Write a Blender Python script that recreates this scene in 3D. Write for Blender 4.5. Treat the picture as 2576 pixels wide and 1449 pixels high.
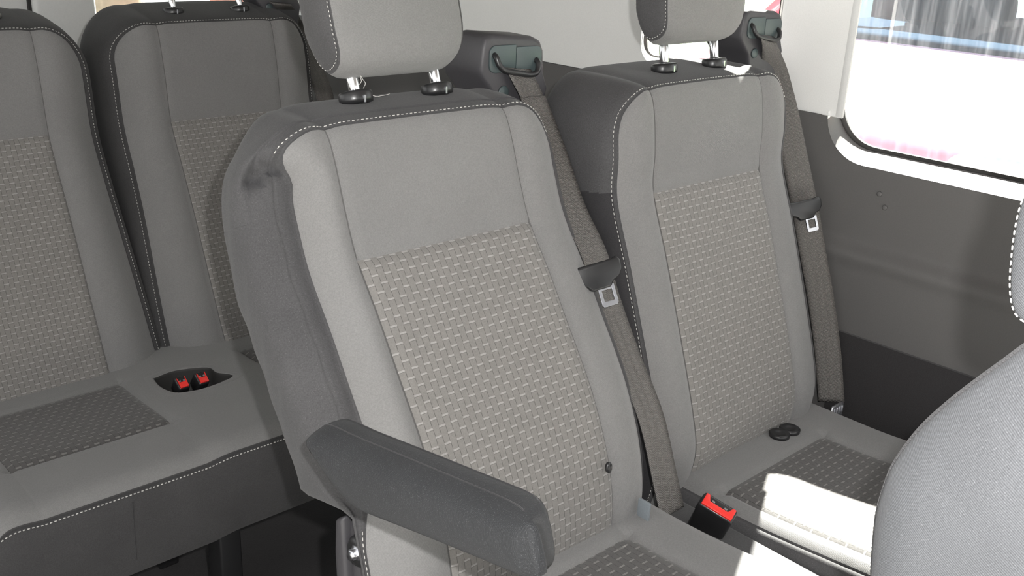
import bpy, bmesh, math, random
import numpy as np
from mathutils import Vector, Matrix

for o in list(bpy.data.objects):
    bpy.data.objects.remove(o, do_unlink=True)
SC = bpy.context.scene
COL = SC.collection
random.seed(4)

# ------------------------------------------------------------------ camera
# the van's axes: X to the van's left side wall, Y towards the tail, Z up; metres
F = 2518.0
CX, CY = 1288.0, 724.5
_X = np.array([4170 - CX, -90 - CY, F]); _X /= np.linalg.norm(_X)
_Y = np.array([-1210 - CX, -335 - CY, F]); _Y -= _X * (_X @ _Y); _Y /= np.linalg.norm(_Y)
_Z = np.cross(_X, _Y)
RM = np.array([_X, _Y, _Z])
def _ray(px, py):
    return RM @ np.array([(px - CX) / F, (py - CY) / F, 1.0])
CAM = np.array([-.125, 0, .93]) - 1.047 * _ray(897, 657)
def at(px, py, x=None, y=None, z=None):
    """measured point of the place on a plane of constant x, y or z"""
    r = _ray(px, py)
    i, v = (0, x) if x is not None else ((1, y) if y is not None else (2, z))
    return CAM + (v - CAM[i]) / r[i] * r

cam_d = bpy.data.cameras.new('camera')
cam_d.sensor_width = 36.0
cam_d.lens = 36.0 * F / 2576.0
cam_d.clip_start = .02
cam_d.clip_end = 200
cam = bpy.data.objects.new('camera', cam_d)
COL.objects.link(cam)
m = Matrix.Identity(4)
for i in range(3):
    m[i][0] = RM[i, 0]; m[i][1] = -RM[i, 1]; m[i][2] = -RM[i, 2]; m[i][3] = CAM[i]
cam.matrix_world = m
SC.camera = cam

# ------------------------------------------------------------------ light
SC.view_settings.view_transform = 'Standard'
SC.view_settings.look = 'None'
SC.view_settings.gamma = 1
SC.view_settings.use_curve_mapping = False
SC.view_settings.exposure = 0.0

W = bpy.data.worlds.new('world'); SC.world = W; W.use_nodes = True
nt = W.node_tree; nt.nodes.clear()
wo = nt.nodes.new('ShaderNodeOutputWorld'); bg = nt.nodes.new('ShaderNodeBackground')
sky = nt.nodes.new('ShaderNodeTexSky'); sky.sky_type = 'HOSEK_WILKIE'; sky.turbidity = 4
mixw = nt.nodes.new('ShaderNodeMix'); mixw.data_type = 'RGBA'; mixw.inputs['Factor'].default_value = .75
sky.sun_direction = (.68, .30, .67)
nt.links.new(sky.outputs[0], mixw.inputs['A']); mixw.inputs['B'].default_value = (1, .99, .97, 1)
nt.links.new(mixw.outputs['Result'], bg.inputs['Color']); nt.links.new(bg.outputs[0], wo.inputs[0])
bg.inputs['Strength'].default_value = 2.3

sd = bpy.data.lights.new('sun', 'SUN'); sd.energy = 58; sd.angle = math.radians(.6); sd.color = (1, .97, .90)
so = bpy.data.objects.new('sun', sd); COL.objects.link(so)
so.rotation_euler = Vector((-.374, -.184, -.388)).to_track_quat('-Z', 'Y').to_euler()

# the camera's own flash, a few centimetres right of and above the lens
fd = bpy.data.lights.new('camera_flash', 'POINT'); fd.energy = 42; fd.shadow_soft_size = .007; fd.color = (1, .985, .97)
fo = bpy.data.objects.new('camera_flash', fd); COL.objects.link(fo)
fo.location = Vector(CAM) + .036 * Vector(RM[:, 0]) - .034 * Vector(RM[:, 1])

# ------------------------------------------------------------------ materials
def newmat(name):
    M = bpy.data.materials.new(name); M.use_nodes = True
    t = M.node_tree; b = t.nodes['Principled BSDF']
    return M, t, b
def node(t, kind, **kw):
    n = t.nodes.new(kind)
    for k, v in kw.items(): setattr(n, k, v)
    return n
def math_(t, op, a, b=None, c=None):
    n = t.nodes.new('ShaderNodeMath'); n.operation = op
    for i, v in enumerate((a, b, c)):
        if v is None: continue
        if isinstance(v, (int, float)): n.inputs[i].default_value = v
        else: t.links.new(v, n.inputs[i])
    return n.outputs[0]
def mixc(t, f, a, b):
    n = t.nodes.new('ShaderNodeMix'); n.data_type = 'RGBA'
    for k, v in (('Factor', f), ('A', a), ('B', b)):
        if isinstance(v, (int, float)): n.inputs[k].default_value = v
        elif isinstance(v, tuple): n.inputs[k].default_value = (*v, 1)
        else: t.links.new(v, n.inputs[k])
    return n.outputs['Result']
def noise(t, scale, detail=2, vec=None, rough=.5):
    n = t.nodes.new('ShaderNodeTexNoise'); n.inputs['Scale'].default_value = scale
    n.inputs['Detail'].default_value = detail; n.inputs['Roughness'].default_value = rough
    if vec is None:
        tc = t.nodes.new('ShaderNodeTexCoord'); vec = tc.outputs['Object']
    t.links.new(vec, n.inputs['Vector'])
    return n.outputs['Fac']
def bump(t, b, h, strength, dist):
    n = t.nodes.new('ShaderNodeBump'); n.inputs['Strength'].default_value = strength
    n.inputs['Distance'].default_value = dist
    t.links.new(h, n.inputs['Height']); t.links.new(n.outputs[0], b.inputs['Normal'])

def fabric(name, col, grain=.22, scale=650, sheen=.25, rough=.9, bmp=.25, speck=0, cloud=.10):
    M, t, b = newmat(name)
    n1 = noise(t, scale, 1)
    n2 = noise(t, 14, 3)
    f = math_(t, 'MULTIPLY_ADD', n1, grain * 2, 1 - grain)
    f2 = math_(t, 'MULTIPLY_ADD', n2, cloud * 2, 1 - cloud)
    f = math_(t, 'MULTIPLY', f, f2)
    cc = node(t, 'ShaderNodeCombineColor')
    for i in range(3): t.links.new(math_(t, 'MULTIPLY', f, col[i]), cc.inputs[i])
    out = cc.outputs[0]
    if speck:
        s = noise(t, 1300, 0)
        s = math_(t, 'GREATER_THAN', s, speck)
        out = mixc(t, math_(t, 'MULTIPLY', s, .13), out, (.42, .40, .39))
    t.links.new(out, b.inputs['Base Color'])
    b.inputs['Roughness'].default_value = rough
    b.inputs['Sheen Weight'].default_value = sheen; b.inputs['Sheen Roughness'].default_value = .5
    b.inputs['Specular IOR Level'].default_value = .25
    bump(t, b, n1, bmp, .0006)
    return M

def knit(name, col):
    """fine plain-weave grey cloth: rows of tiny loops in the cloth's own UV directions (metres)"""
    M, t, b = newmat(name)
    uv = node(t, 'ShaderNodeTexCoord').outputs['UV']
    sx = node(t, 'ShaderNodeSeparateXYZ'); t.links.new(uv, sx.inputs[0])
    a = math_(t, 'SINE', math_(t, 'MULTIPLY', sx.outputs[0], 6.2832 / .0017))
    c = math_(t, 'SINE', math_(t, 'MULTIPLY', sx.outputs[1], 6.2832 / .0014))
    w = math_(t, 'MULTIPLY', a, c)
    n1 = noise(t, 600, 1); n2 = noise(t, 9, 3)
    f = math_(t, 'ADD', math_(t, 'MULTIPLY_ADD', w, .07, .80), math_(t, 'MULTIPLY', n1, .40))
    f = math_(t, 'MULTIPLY', f, math_(t, 'MULTIPLY_ADD', n2, .16, .92))
    cc = node(t, 'ShaderNodeCombineColor')
    for i in range(3): t.links.new(math_(t, 'MULTIPLY', f, col[i]), cc.inputs[i])
    t.links.new(cc.outputs[0], b.inputs['Base Color'])
    b.inputs['Roughness'].default_value = .9; b.inputs['Sheen Weight'].default_value = .2
    b.inputs['Specular IOR Level'].default_value = .2
    bump(t, b, math_(t, 'ADD', w, n1), .25, .0004)
    return M

def weave(name, base, light, dark, pu=.0167, pv=.0095):
    """patterned insert: staggered raised tiles, a light dash on each and dark ribs at its ends"""
    M, t, b = newmat(name)
    uv = node(t, 'ShaderNodeTexCoord').outputs['UV']
    sx = node(t, 'ShaderNodeSeparateXYZ'); t.links.new(uv, sx.inputs[0])
    U, V = sx.outputs[0], sx.outputs[1]
    r = math_(t, 'MULTIPLY', V, 1 / pv)
    row = math_(t, 'FLOOR', r); fv = math_(t, 'FRACT', r)
    sh = math_(t, 'MULTIPLY', math_(t, 'MODULO', row, 2.0), .5)
    fu = math_(t, 'FRACT', math_(t, 'ADD', math_(t, 'MULTIPLY', U, 1 / pu), sh))
    def band(x, lo, hi):
        return math_(t, 'MULTIPLY', math_(t, 'GREATER_THAN', x, lo), math_(t, 'LESS_THAN', x, hi))
    dash = math_(t, 'MULTIPLY', band(fu, .02, .50), band(fv, .76, .97))
    thr = math_(t, 'GREATER_THAN', math_(t, 'SINE', math_(t, 'MULTIPLY', U, 6.2832 / .00085)), -.75)
    dash = math_(t, 'MULTIPLY', dash, math_(t, 'MULTIPLY_ADD', thr, .55, .45))
    under = math_(t, 'MULTIPLY', band(fu, .0, .52), band(fv, .69, .76))
    leg = math_(t, 'MAXIMUM', band(fu, .495, .54), math_(t, 'MAXIMUM', band(fu, -.1, .018), band(fu, .975, 1.1)))
    leg = math_(t, 'MULTIPLY', leg, band(fv, .02, .74))
    dk = math_(t, 'MAXIMUM', math_(t, 'MULTIPLY', under, .55), leg)
    n1 = noise(t, 620, 1); n3 = noise(t, 60, 2)
    f = math_(t, 'MULTIPLY', math_(t, 'MULTIPLY_ADD', n1, .34, .83), math_(t, 'MULTIPLY_ADD', n3, .24, .88))
    col = mixc(t, dash, base, light)
    col = mixc(t, math_(t, 'MULTIPLY', dk, .85), col, dark)
    vm = node(t, 'ShaderNodeVectorMath', operation='SCALE')
    t.links.new(col, vm.inputs[0]); t.links.new(f, vm.inputs['Scale'])
    t.links.new(vm.outputs[0], b.inputs['Base Color'])
    b.inputs['Roughness'].default_value = .8; b.inputs['Sheen Weight'].default_value = .2
    b.inputs['Specular IOR Level'].default_value = .3
    h = math_(t, 'SUBTRACT', math_(t, 'MULTIPLY', dash, .6), dk)
    bump(t, b, math_(t, 'ADD', h, math_(t, 'MULTIPLY', n1, .3)), .6, .0008)
    return M

def plastic(name, col, rough=.5, grain=.0, spec=.5, bmp=.12, scale=500):
    M, t, b = newmat(name)
    n1 = noise(t, scale, 2); n2 = noise(t, 6, 3)
    f = math_(t, 'MULTIPLY', math_(t, 'MULTIPLY_ADD', n1, .12 + grain, .94 - grain / 2), math_(t, 'MULTIPLY_ADD', n2, .08, .96))
    cc = node(t, 'ShaderNodeCombineColor')
    for i in range(3): t.links.new(math_(t, 'MULTIPLY', f, col[i]), cc.inputs[i])
    t.links.new(cc.outputs[0], b.inputs['Base Color'])
    b.inputs['Roughness'].default_value = rough; b.inputs['Specular IOR Level'].default_value = spec
    if bmp: bump(t, b, n1, bmp, .0004)
    return M
def metal(name, col, rough=.15):
    M, t, b = newmat(name)
    n1 = noise(t, 90, 3)
    b.inputs['Base Color'].default_value = (*col, 1); b.inputs['Metallic'].default_value = 1
    t.links.new(math_(t, 'MULTIPLY_ADD', n1, .15, rough), b.inputs['Roughness'])
    return M
def webbing(name, col):
    M, t, b = newmat(name)
    uv = node(t, 'ShaderNodeTexCoord').outputs['UV']
    sx = node(t, 'ShaderNodeSeparateXYZ'); t.links.new(uv, sx.inputs[0])
    rib = math_(t, 'SINE', math_(t, 'MULTIPLY', math_(t, 'ADD', sx.outputs[1], math_(t, 'MULTIPLY', math_(t, 'PINGPONG', sx.outputs[0], .006), .35)), 6.2832 / .0021))
    n1 = noise(t, 700, 1)
    sp = math_(t, 'GREATER_THAN', noise(t, 1000, 0), .68)
    f = math_(t, 'ADD', math_(t, 'MULTIPLY_ADD', rib, .22, .62), math_(t, 'MULTIPLY', n1, .7))
    cc = node(t, 'ShaderNodeCombineColor')
    for i in range(3): t.links.new(math_(t, 'MULTIPLY', f, col[i]), cc.inputs[i])
    out = mixc(t, math_(t, 'MULTIPLY', sp, .35), cc.outputs[0], (.38, .35, .33))
    t.links.new(out, b.inputs['Base Color'])
    b.inputs['Roughness'].default_value = .5; b.inputs['Specular IOR Level'].default_value = .5
    bump(t, b, rib, .5, .0006)
    return M
def glass(name, tint=(.97, .99, .98), refl=.06, haze=0):
    M = bpy.data.materials.new(name); M.use_nodes = True; t = M.node_tree; t.nodes.clear()
    o = t.nodes.new('ShaderNodeOutputMaterial')
    tr = t.nodes.new('ShaderNodeBsdfTransparent'); tr.inputs[0].default_value = (*tint, 1)
    gl = t.nodes.new('ShaderNodeBsdfGlossy'); gl.inputs['Roughness'].default_value = .03
    mx = t.nodes.new('ShaderNodeMixShader'); mx.inputs[0].default_value = refl
    t.links.new(tr.outputs[0], mx.inputs[1]); t.links.new(gl.outputs[0], mx.inputs[2])
    last = mx.outputs[0]
    if haze:   # wiping streaks of grime on the pane
        tc = t.nodes.new('ShaderNodeTexCoord'); mp = t.nodes.new('ShaderNodeMapping')
        mp.inputs['Rotation'].default_value = (math.radians(24), 0, 0); mp.inputs['Scale'].default_value = (1, 34, 2.2)
        t.links.new(tc.outputs['Object'], mp.inputs[0])
        n = noise(t, 3.0, 3, mp.outputs[0])
        s = math_(t, 'MULTIPLY', math_(t, 'POWER', n, 3.0), haze)
        d = t.nodes.new('ShaderNodeBsdfTranslucent'); d.inputs[0].default_value = (.8, .85, .9, 1)
        m2 = t.nodes.new('ShaderNodeMixShader')
        t.links.new(s, m2.inputs[0]); t.links.new(last, m2.inputs[1]); t.links.new(d.outputs[0], m2.inputs[2])
        last = m2.outputs[0]
    t.links.new(last, o.inputs[0])
    return M

M_GREY = knit('grey_cloth', (.186, .184, .182))
M_DARK = fabric('charcoal_cloth', (.064, .063, .065), grain=.3, speck=.79, sheen=.10, cloud=.2)
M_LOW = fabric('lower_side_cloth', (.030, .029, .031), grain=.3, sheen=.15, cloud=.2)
M_DARK3 = fabric('rear_charcoal_cloth', (.050, .049, .050), grain=.3, sheen=.08, cloud=.2)
M_BACK = plastic('seat_back_shell', (.03, .03, .031), .6)
M_INS = weave('woven_insert', (.188, .180, .170), (.31, .30, .29), (.075, .071, .068))
M_SEAT_INS = weave('seat_woven_insert', (.085, .081, .079), (.20, .192, .185), (.035, .034, .033), .0167, .0122)
M_STITCH = fabric('white_thread', (.50, .49, .47), grain=.1, sheen=0, bmp=.1)
M_SEAM = fabric('seam_thread', (.11, .108, .106), grain=.1, sheen=0, bmp=.1)
M_BLACK = plastic('black_plastic', (.018, .018, .019), .32, spec=.6)
M_BLACKM = plastic('matt_black_plastic', (.055, .053, .058), .5, spec=.5, bmp=.3)
M_TEAL = plastic('slate_plastic', (.060, .080, .082), .38, spec=.5)
M_CHROME = metal('chrome', (.85, .86, .88), .08)
M_STEEL = metal('steel', (.55, .56, .60), .22)
M_RED = plastic('red_plastic', (.78, .035, .028), .35, spec=.5)
M_TRIMD = plastic('dark_wall_trim', (.114, .110, .108), .62, spec=.35, grain=.1, bmp=.3)
M_CARPET = fabric('dark_carpet', (.030, .028, .029), grain=.4, sheen=.2, bmp=.5)
M_TRIML = plastic('light_pillar_trim', (.82, .82, .805), .7, spec=.3)
M_FLOOR = fabric('floor_mat', (.036, .033, .034), grain=.4, sheen=.2, bmp=.6)
M_WEB = webbing('belt_webbing', (.112, .105, .098))
M_RUB = plastic('rubber_seal', (.028, .027, .026), .7)
M_GLASS = glass('clear_glass')
M_GLASSH = glass('streaked_glass', haze=.10)
M_TWILL = None

# ------------------------------------------------------------------ mesh helpers
def link(name, verts, faces, mat, parent=None, smooth=True, uvs=None, mats=None, fmat=None, bevel=0, bseg=2, solid=0, sub=0):
    """one mesh object; verts in van coordinates, stored relative to the parent thing"""
    off = Vector((0, 0, 0)); p = parent
    while p is not None:
        off += p.location; p = p.parent
    me = bpy.data.meshes.new(name)
    me.from_pydata([tuple(Vector(v) - off) for v in verts], [], faces)
    for mm in ([mat] if mats is None else mats): me.materials.append(mm)
    if fmat is not None: me.polygons.foreach_set('material_index', fmat)
    if uvs is not None:
        L = me.uv_layers.new(name='UVMap')
        for l in me.loops: L.data[l.index].uv = uvs[l.vertex_index]
    if smooth: me.polygons.foreach_set('use_smooth', [True] * len(me.polygons))
    me.update()
    o = bpy.data.objects.new(name, me); COL.objects.link(o)
    if parent is not None: o.parent = parent
    if solid:
        s = o.modifiers.new('t', 'SOLIDIFY'); s.thickness = solid; s.offset = 0
    if bevel:
        b = o.modifiers.new('b', 'BEVEL'); b.width = bevel; b.segments = bseg; b.limit_method = 'ANGLE'; b.angle_limit = math.radians(35)
        b.harden_normals = False
    if sub:
        s = o.modifiers.new('s', 'SUBSURF'); s.levels = sub; s.render_levels = sub
    return o
def thing(name, label, cat, loc, group=None):
    o = bpy.data.objects.new(name, None); COL.objects.link(o); o.location = loc
    o.empty_display_size = .1
    o['label'] = label; o['category'] = cat
    if group: o['group'] = group
    return o
def tag(o, label, cat, group=None):
    o['label'] = label; o['category'] = cat
    if group: o['group'] = group
    return o
def struct(o):
    o['kind'] = 'structure'; return o
def fixn(o):
    bm = bmesh.new(); bm.from_mesh(o.data); bmesh.ops.recalc_face_normals(bm, faces=bm.faces); bm.to_mesh(o.data); bm.free(); return o

def box(name, lo, hi, mat, parent=None, bevel=0, M=None, smooth=False, bseg=2):
    vs = [Vector((x, y, z)) for x in (lo[0], hi[0]) for y in (lo[1], hi[1]) for z in (lo[2], hi[2])]
    if M is not None: vs = [M @ v for v in vs]
    fs = [(0, 1, 3, 2), (4, 6, 7, 5), (0, 4, 5, 1), (2, 3, 7, 6), (0, 2, 6, 4), (1, 5, 7, 3)]
    return link(name, vs, fs, mat, parent, smooth=bool(bevel) or smooth, bevel=bevel, bseg=bseg)
def prism(name, poly, vec, mat, parent=None, bevel=0, bseg=2, smooth=None, uv=False):
    """polygon (list of 3D points) extruded by vec"""
    n = len(poly); vec = Vector(vec)
    vs = [Vector(p) for p in poly] + [Vector(p) + vec for p in poly]
    fs = [tuple(range(n)), tuple(range(2 * n - 1, n - 1, -1))] + [(i, i + n, (i + 1) % n + n, (i + 1) % n) for i in range(n)]
    o = link(name, vs, fs, mat, parent, smooth=bool(bevel) if smooth is None else smooth, bevel=bevel, bseg=bseg)
    return fixn(o)
def tube(name, pts, r, mat, parent=None, seg=16, caps=True, ry=None):
    pts = [Vector(p) for p in pts]; vs = []; fs = []; n = len(pts)
    ref = None
    for i, p in enumerate(pts):
        d = (pts[min(i + 1, n - 1)] - pts[max(i - 1, 0)]).normalized()
        if ref is None:
            ref = d.orthogonal().normalized()
        ref = (ref - d * ref.dot(d)).normalized(); b = d.cross(ref)
        rr = r[i] if isinstance(r, (list, tuple)) else r
        for k in range(seg):
            a = 2 * math.pi * k / seg
            vs.append(p + ref * math.cos(a) * rr + b * math.sin(a) * rr)
    for i in range(n - 1):
        for k in range(seg):
            a, b2 = i * seg + k, i * seg + (k + 1) % seg
            fs.append((a, b2, b2 + seg, a + seg))
    if caps:
        fs.append(tuple(range(seg - 1, -1, -1))); fs.append(tuple(range((n - 1) * seg, n * seg)))
    return link(name, vs, fs, mat, parent)
def lathe(name, centre, axis, prof, mat, parent=None, seg=28, sx=1.0, up=None):
    """prof: (radius, height along axis)"""
    ax = Vector(axis).normalized(); u = Vector(up).normalized() if up else ax.orthogonal().normalized()
    u = (u - ax * u.dot(ax)).normalized(); w = ax.cross(u); vs = []; fs = []; c = Vector(centre)
    for (r, h) in prof:
        for k in range(seg):
            a = 2 * math.pi * k / seg
            vs.append(c + ax * h + u * (math.cos(a) * r * sx) + w * (math.sin(a) * r))
    for i in range(len(prof) - 1):
        for k in range(seg):
            a, b2 = i * seg + k, i * seg + (k + 1) % seg
            fs.append((a, b2, b2 + seg, a + seg))
    fs.append(tuple(range(seg - 1, -1, -1))); fs.append(tuple(range((len(prof) - 1) * seg, len(prof) * seg)))
    return fixn(link(name, vs, fs, mat, parent))
def grid_faces(nr, nc, f0=0):
    return [(f0 + i * nc + j, f0 + i * nc + j + 1, f0 + (i + 1) * nc + j + 1, f0 + (i + 1) * nc + j) for i in range(nr - 1) for j in range(nc - 1)]
def catmull(pts, n=16):
    P = [np.array(p, float) for p in pts]; P = [2 * P[0] - P[1]] + P + [2 * P[-1] - P[-2]]; out = []
    for i in range(1, len(P) - 2):
        for k in range(n):
            t = k / n
            out.append(.5 * ((2 * P[i]) + (-P[i - 1] + P[i + 1]) * t + (2 * P[i - 1] - 5 * P[i] + 4 * P[i + 1] - P[i + 2]) * t * t + (-P[i - 1] + 3 * P[i] - 3 * P[i + 1] + P[i + 2]) * t ** 3))
    out.append(P[-2]); return out
def resample(pts, step):
    P = [np.array(p, float) for p in pts]; d = [0]
    for a, b in zip(P, P[1:]): d.append(d[-1] + np.linalg.norm(b - a))
    n = max(2, int(round(d[-1] / step)) + 1); out = []
    for s in np.linspace(0, d[-1], n):
        i = min(max(np.searchsorted(d, s) - 1, 0), len(P) - 2)
        t = (s - d[i]) / max(d[i + 1] - d[i], 1e-9)
        out.append(P[i] + (P[i + 1] - P[i]) * t)
    return out
def stitches(name, path, parent, nrm=None, length=.0044, gap=.0024, th=.00062, mat=None):
    """a row of short thread dashes along a 3D path"""
    pts = resample(path, .0012); P = [Vector(p) for p in pts]; per = length + gap; vs = []; fs = []
    k = 0; step = max(1, int(per / .0012)); ln = max(1, int(length / .0012))
    while k + ln < len(P):
        a, b = P[k], P[k + ln]; d = (b - a).normalized()
        u = d.orthogonal().normalized(); w = d.cross(u); f0 = len(vs); c = (a + b) / 2; hl = (b - a).length / 2
        for (s, r) in ((-1, .25), (-.75, .9), (.75, .9), (1, .25)):
            for q in range(5):
                an = 2 * math.pi * q / 5
                vs.append(c + d * (s * hl) + (u * math.cos(an) + w * math.sin(an)) * th * r)
        for i in range(3):
            for q in range(5):
                a2, b2 = f0 + i * 5 + q, f0 + i * 5 + (q + 1) % 5
                fs.append((a2, b2, b2 + 5, a2 + 5))
        fs.append(tuple(range(f0 + 4, f0 - 1, -1))); fs.append(tuple(range(f0 + 15, f0 + 20)))
        k += step
    return link(name, vs, fs, mat or M_STITCH, parent)
def sm(x, a, b):
    t = min(max((x - a) / (b - a), 0), 1); return t * t * (3 - 2 * t)

# ------------------------------------------------------------------ van shell (the setting)
WX = .80; GX = .872           # inner wall face, glass plane
ZB = .988                     # dark lower trim meets light pillar trim
TAIL = 1.78
def rrect(y0, y1, z0, z1, r, n=10):
    pts = []
    for (cy, cz, a0) in ((y0 + r, z0 + r, 180), (y1 - r, z0 + r, 270), (y1 - r, z1 - r, 0), (y0 + r, z1 - r, 90)):
        for k in range(n + 1):
            a = math.radians(a0 + 90 * k / n); pts.append((cy + r * math.cos(a), cz + r * math.sin(a)))
    return pts
# side wall: upper and lower trim with two window openings, built as strips round each rounded opening
def wall_with_holes(name, mat, y0, y1, z0, z1, holes, xf, parent=None):
    """plane x=xf(y,z) with rounded holes cut, via triangulated fill"""
    bm = bmesh.new()
    def loop(pts):
        v = [bm.verts.new((xf(y, z), y, z)) for y, z in pts]
        return [bm.edges.new((v[i], v[(i + 1) % len(v)])) for i in range(len(v))]
    N = 24
    outer = [(y0 + (y1 - y0) * i / N, z0) for i in range(N)] + [(y1, z0 + (z1 - z0) * i / 10) for i in range(10)] + \
            [(y1 - (y1 - y0) * i / N, z1) for i in range(N)] + [(y0, z1 - (z1 - z0) * i / 10) for i in range(10)]
    es = loop(outer)
    for h in holes: es += loop(h)
    bmesh.ops.triangle_fill(bm, edges=es, use_beauty=True)
    me = bpy.data.meshes.new(name); bm.to_mesh(me); bm.free(); me.materials.append(mat)
    o = bpy.data.objects.new(name, me); COL.objects.link(o)
    if parent: o.parent = parent
    return o
FLOORZ = .05
HOLE1 = rrect(-1.05, .018, .920, 1.52, .075)
HOLE2 = rrect(.131, .428, 1.020, 1.422, .04)
def clip_poly(poly, zc, keep_above):
    out = []
    n = len(poly)
    for i in range(n):
        a, b = poly[i], poly[(i + 1) % n]
        ia = (a[1] >= zc) == keep_above; ib = (b[1] >= zc) == keep_above
        if ia: out.append(a)
        if ia != ib:
            t = (zc - a[1]) / (b[1] - a[1]); out.append((a[0] + (b[0] - a[0]) * t, zc))
    return out
def surf_wall(y, z):
    # shallow horizontal step in the dark panel, constant along the van
    return WX + .012 * sm(z, .775, .80) - .004 * math.exp(-((z - .77) / .012) ** 2)
# lower dark trim: profile swept along Y, with a notch following hole 1 below ZB
def lower_wall():
    vs = []; fs = []; zs = [.62 + .0 * k for k in range(1)]
    zs = list(np.linspace(.05, .70, 8)) + list(np.linspace(.72, .83, 23)) + list(np.linspace(.85, .92, 4))
    ys = np.linspace(-1.6, TAIL, 40)
    for z in zs:
        for y in ys: vs.append((surf_wall(y, z), y, z))
    fs = grid_faces(len(zs), len(ys))
    # cell strip between z=.92 and ZB, cut by the window corner
    o = link('wall_right', vs, fs, M_TRIMD)
    return struct(o)
w_r = lower_wall()
def fill_poly_x(name, poly, mat, xf, parent=None, struct_=True):
    bm = bmesh.new(); v = [bm.verts.new((xf(y, z), y, z)) for y, z in poly]
    es = [bm.edges.new((v[i], v[(i + 1) % len(v)])) for i in range(len(v))]
    bmesh.ops.triangle_fill(bm, edges=es, use_beauty=True)
    bmesh.ops.recalc_face_normals(bm, faces=bm.faces)
    me = bpy.data.meshes.new(name); bm.to_mesh(me); bm.free(); me.materials.append(mat)
    o = bpy.data.objects.new(name, me); COL.objects.link(o)
    if parent: o.parent = parent
    if struct_: struct(o)
    return o
xw = WX + .012
corner = [p for p in HOLE1 if p[0] > -.2 and p[1] < ZB]      # window 1 lower rear corner, from bottom edge up
corner.sort(key=lambda p: (p[1], p[0]))
poly = [(-.06, .92)] + corner + [(.018, ZB), (TAIL, ZB), (TAIL, .92)]
pp = [];
for p in poly:
    if not pp or (abs(p[0] - pp[-1][0]) + abs(p[1] - pp[-1][1])) > 1e-5: pp.append(p)
fill_poly_x('trim_1', pp, M_TRIMD, lambda y, z: xw, w_r)
# light upper trim, leaning in slightly with height
def xup(y, z): return xw + .004 - .10 * max(0, z - ZB) ** 1.2 * 0 - .03 * max(0, z - 1.2)
upper = wall_with_holes('trim_2', M_TRIML, -.008, TAIL, ZB, 1.60, [[(a, b) for a, b in HOLE2]], xup)
struct(upper)
for v in upper.data.vertices: pass
fwd = wall_with_holes('trim_3', M_TRIML, -1.6, .018, 1.52, 1.60, [], xup); struct(fwd)
box('trim_4', (xw + .0, -1.6, .92), (xw + .01, -1.05, 1.52), M_TRIML)['kind'] = 'structure'
# a soft vertical fold in the pillar trim, as pressed ribs
# window reveals (sill and jambs) from the trim edge out to the glass
def reveal(name, hole, outer, mats):
    """hole: opening in the trim; outer: opening at the glass. dark below the trim joint, light above it"""
    n = len(hole); rings = []
    for (x, k) in ((xw - .0005, 0), (xw + .004, .03), (xw + .010, .12), (GX - .014, .8), (GX - .006, .96), (GX, 1.0)):
        rings.append([(x, h[0] + (o[0] - h[0]) * k, h[1] + (o[1] - h[1]) * k) for h, o in zip(hole, outer)])
    vs = [p for r in rings for p in r]; fs = []; fm = []
    for i in range(len(rings) - 1):
        for k in range(n):
            a, b = i * n + k, i * n + (k + 1) % n
            
            if name == 'trim_5' and min(vs[a][2], vs[b][2]) > ZB - .001 and vs[a][1] > -.3: continue
            fs.append((a, a + n, b + n, b)); fm.append(1 if (vs[a][2] + vs[b][2]) / 2 > ZB else 0)
    o = link(name, vs, fs, None, None, mats=mats, fmat=fm); fixn(o); struct(o)
    return o
OUT1 = rrect(-1.05, .034, .934, 1.50, .075)
OUT2 = rrect(.170, .470, 1.026, 1.412, .03)
reveal('trim_5', HOLE1, OUT1, [M_TRIMD, M_TRIML])
def round_jamb():
    cv = [(xw, -.008), (xw + .0006, -.002), (xw + .003, .005), (xw + .009, .0135), (xw + .020, .022), (xw + .036, .029), (GX - .004, .0335), (GX + .003, .035)]
    zs = [ZB, ZB + .02, 1.1, 1.25, 1.4, 1.52]
    vs = [(x, y, z) for z in zs for x, y in cv]
    o = link('trim_12', vs, grid_faces(len(zs), len(cv)), M_TRIML); fixn(o)
    # closed underside of the overhanging edge
    link('trim_lip', [(x, y, ZB) for x, y in cv] + [(x, .03, ZB) for x, y in cv], grid_faces(2, len(cv)), M_TRIML, o)
    struct(o)
round_jamb()
reveal('trim_6', HOLE2, OUT2, [M_TRIMD, M_TRIML])
def grow(pts, d):
    y0 = min(p[0] for p in pts); y1 = max(p[0] for p in pts); z0 = min(p[1] for p in pts); z1 = max(p[1] for p in pts)
    return [((p[0] - (y0 + y1) / 2) * (1 + 2 * d / (y1 - y0)) + (y0 + y1) / 2, (p[1] - (z0 + z1) / 2) * (1 + 2 * d / (z1 - z0)) + (z0 + z1) / 2) for p in pts]
def seal(name, hole, d, x0, x1, parent):
    n = len(hole); vs = []; fs = []; inn = grow(hole, -d); ou = grow(hole, .004)
    for (x, h) in ((x0, ou), (x1, ou), (x1, inn), (x0, inn)):
        vs += [(x, q[0], q[1]) for q in h]
    for i in range(4):
        for k in range(n):
            a, b = i * n + k, i * n + (k + 1) % n; c, d_ = ((i + 1) % 4) * n + k, ((i + 1) % 4) * n + (k + 1) % n
            fs.append((a, c, d_, b))
    return fixn(link(name, vs, fs, M_RUB, parent))
def pane(name, pts, x, mat):
    return fill_poly_x(name, pts, mat, lambda y, z: x)
p1 = pane('window_1', grow(OUT1, .002), GX + .002, M_GLASSH)
p2 = pane('window_2', grow(OUT2, .002), GX + .002, M_GLASS)
seal('window_seal', OUT1, .0055, GX - .003, GX + .006, p1)
seal('window_seal', OUT2, .0025, GX - .003, GX + .006, p2)
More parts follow.
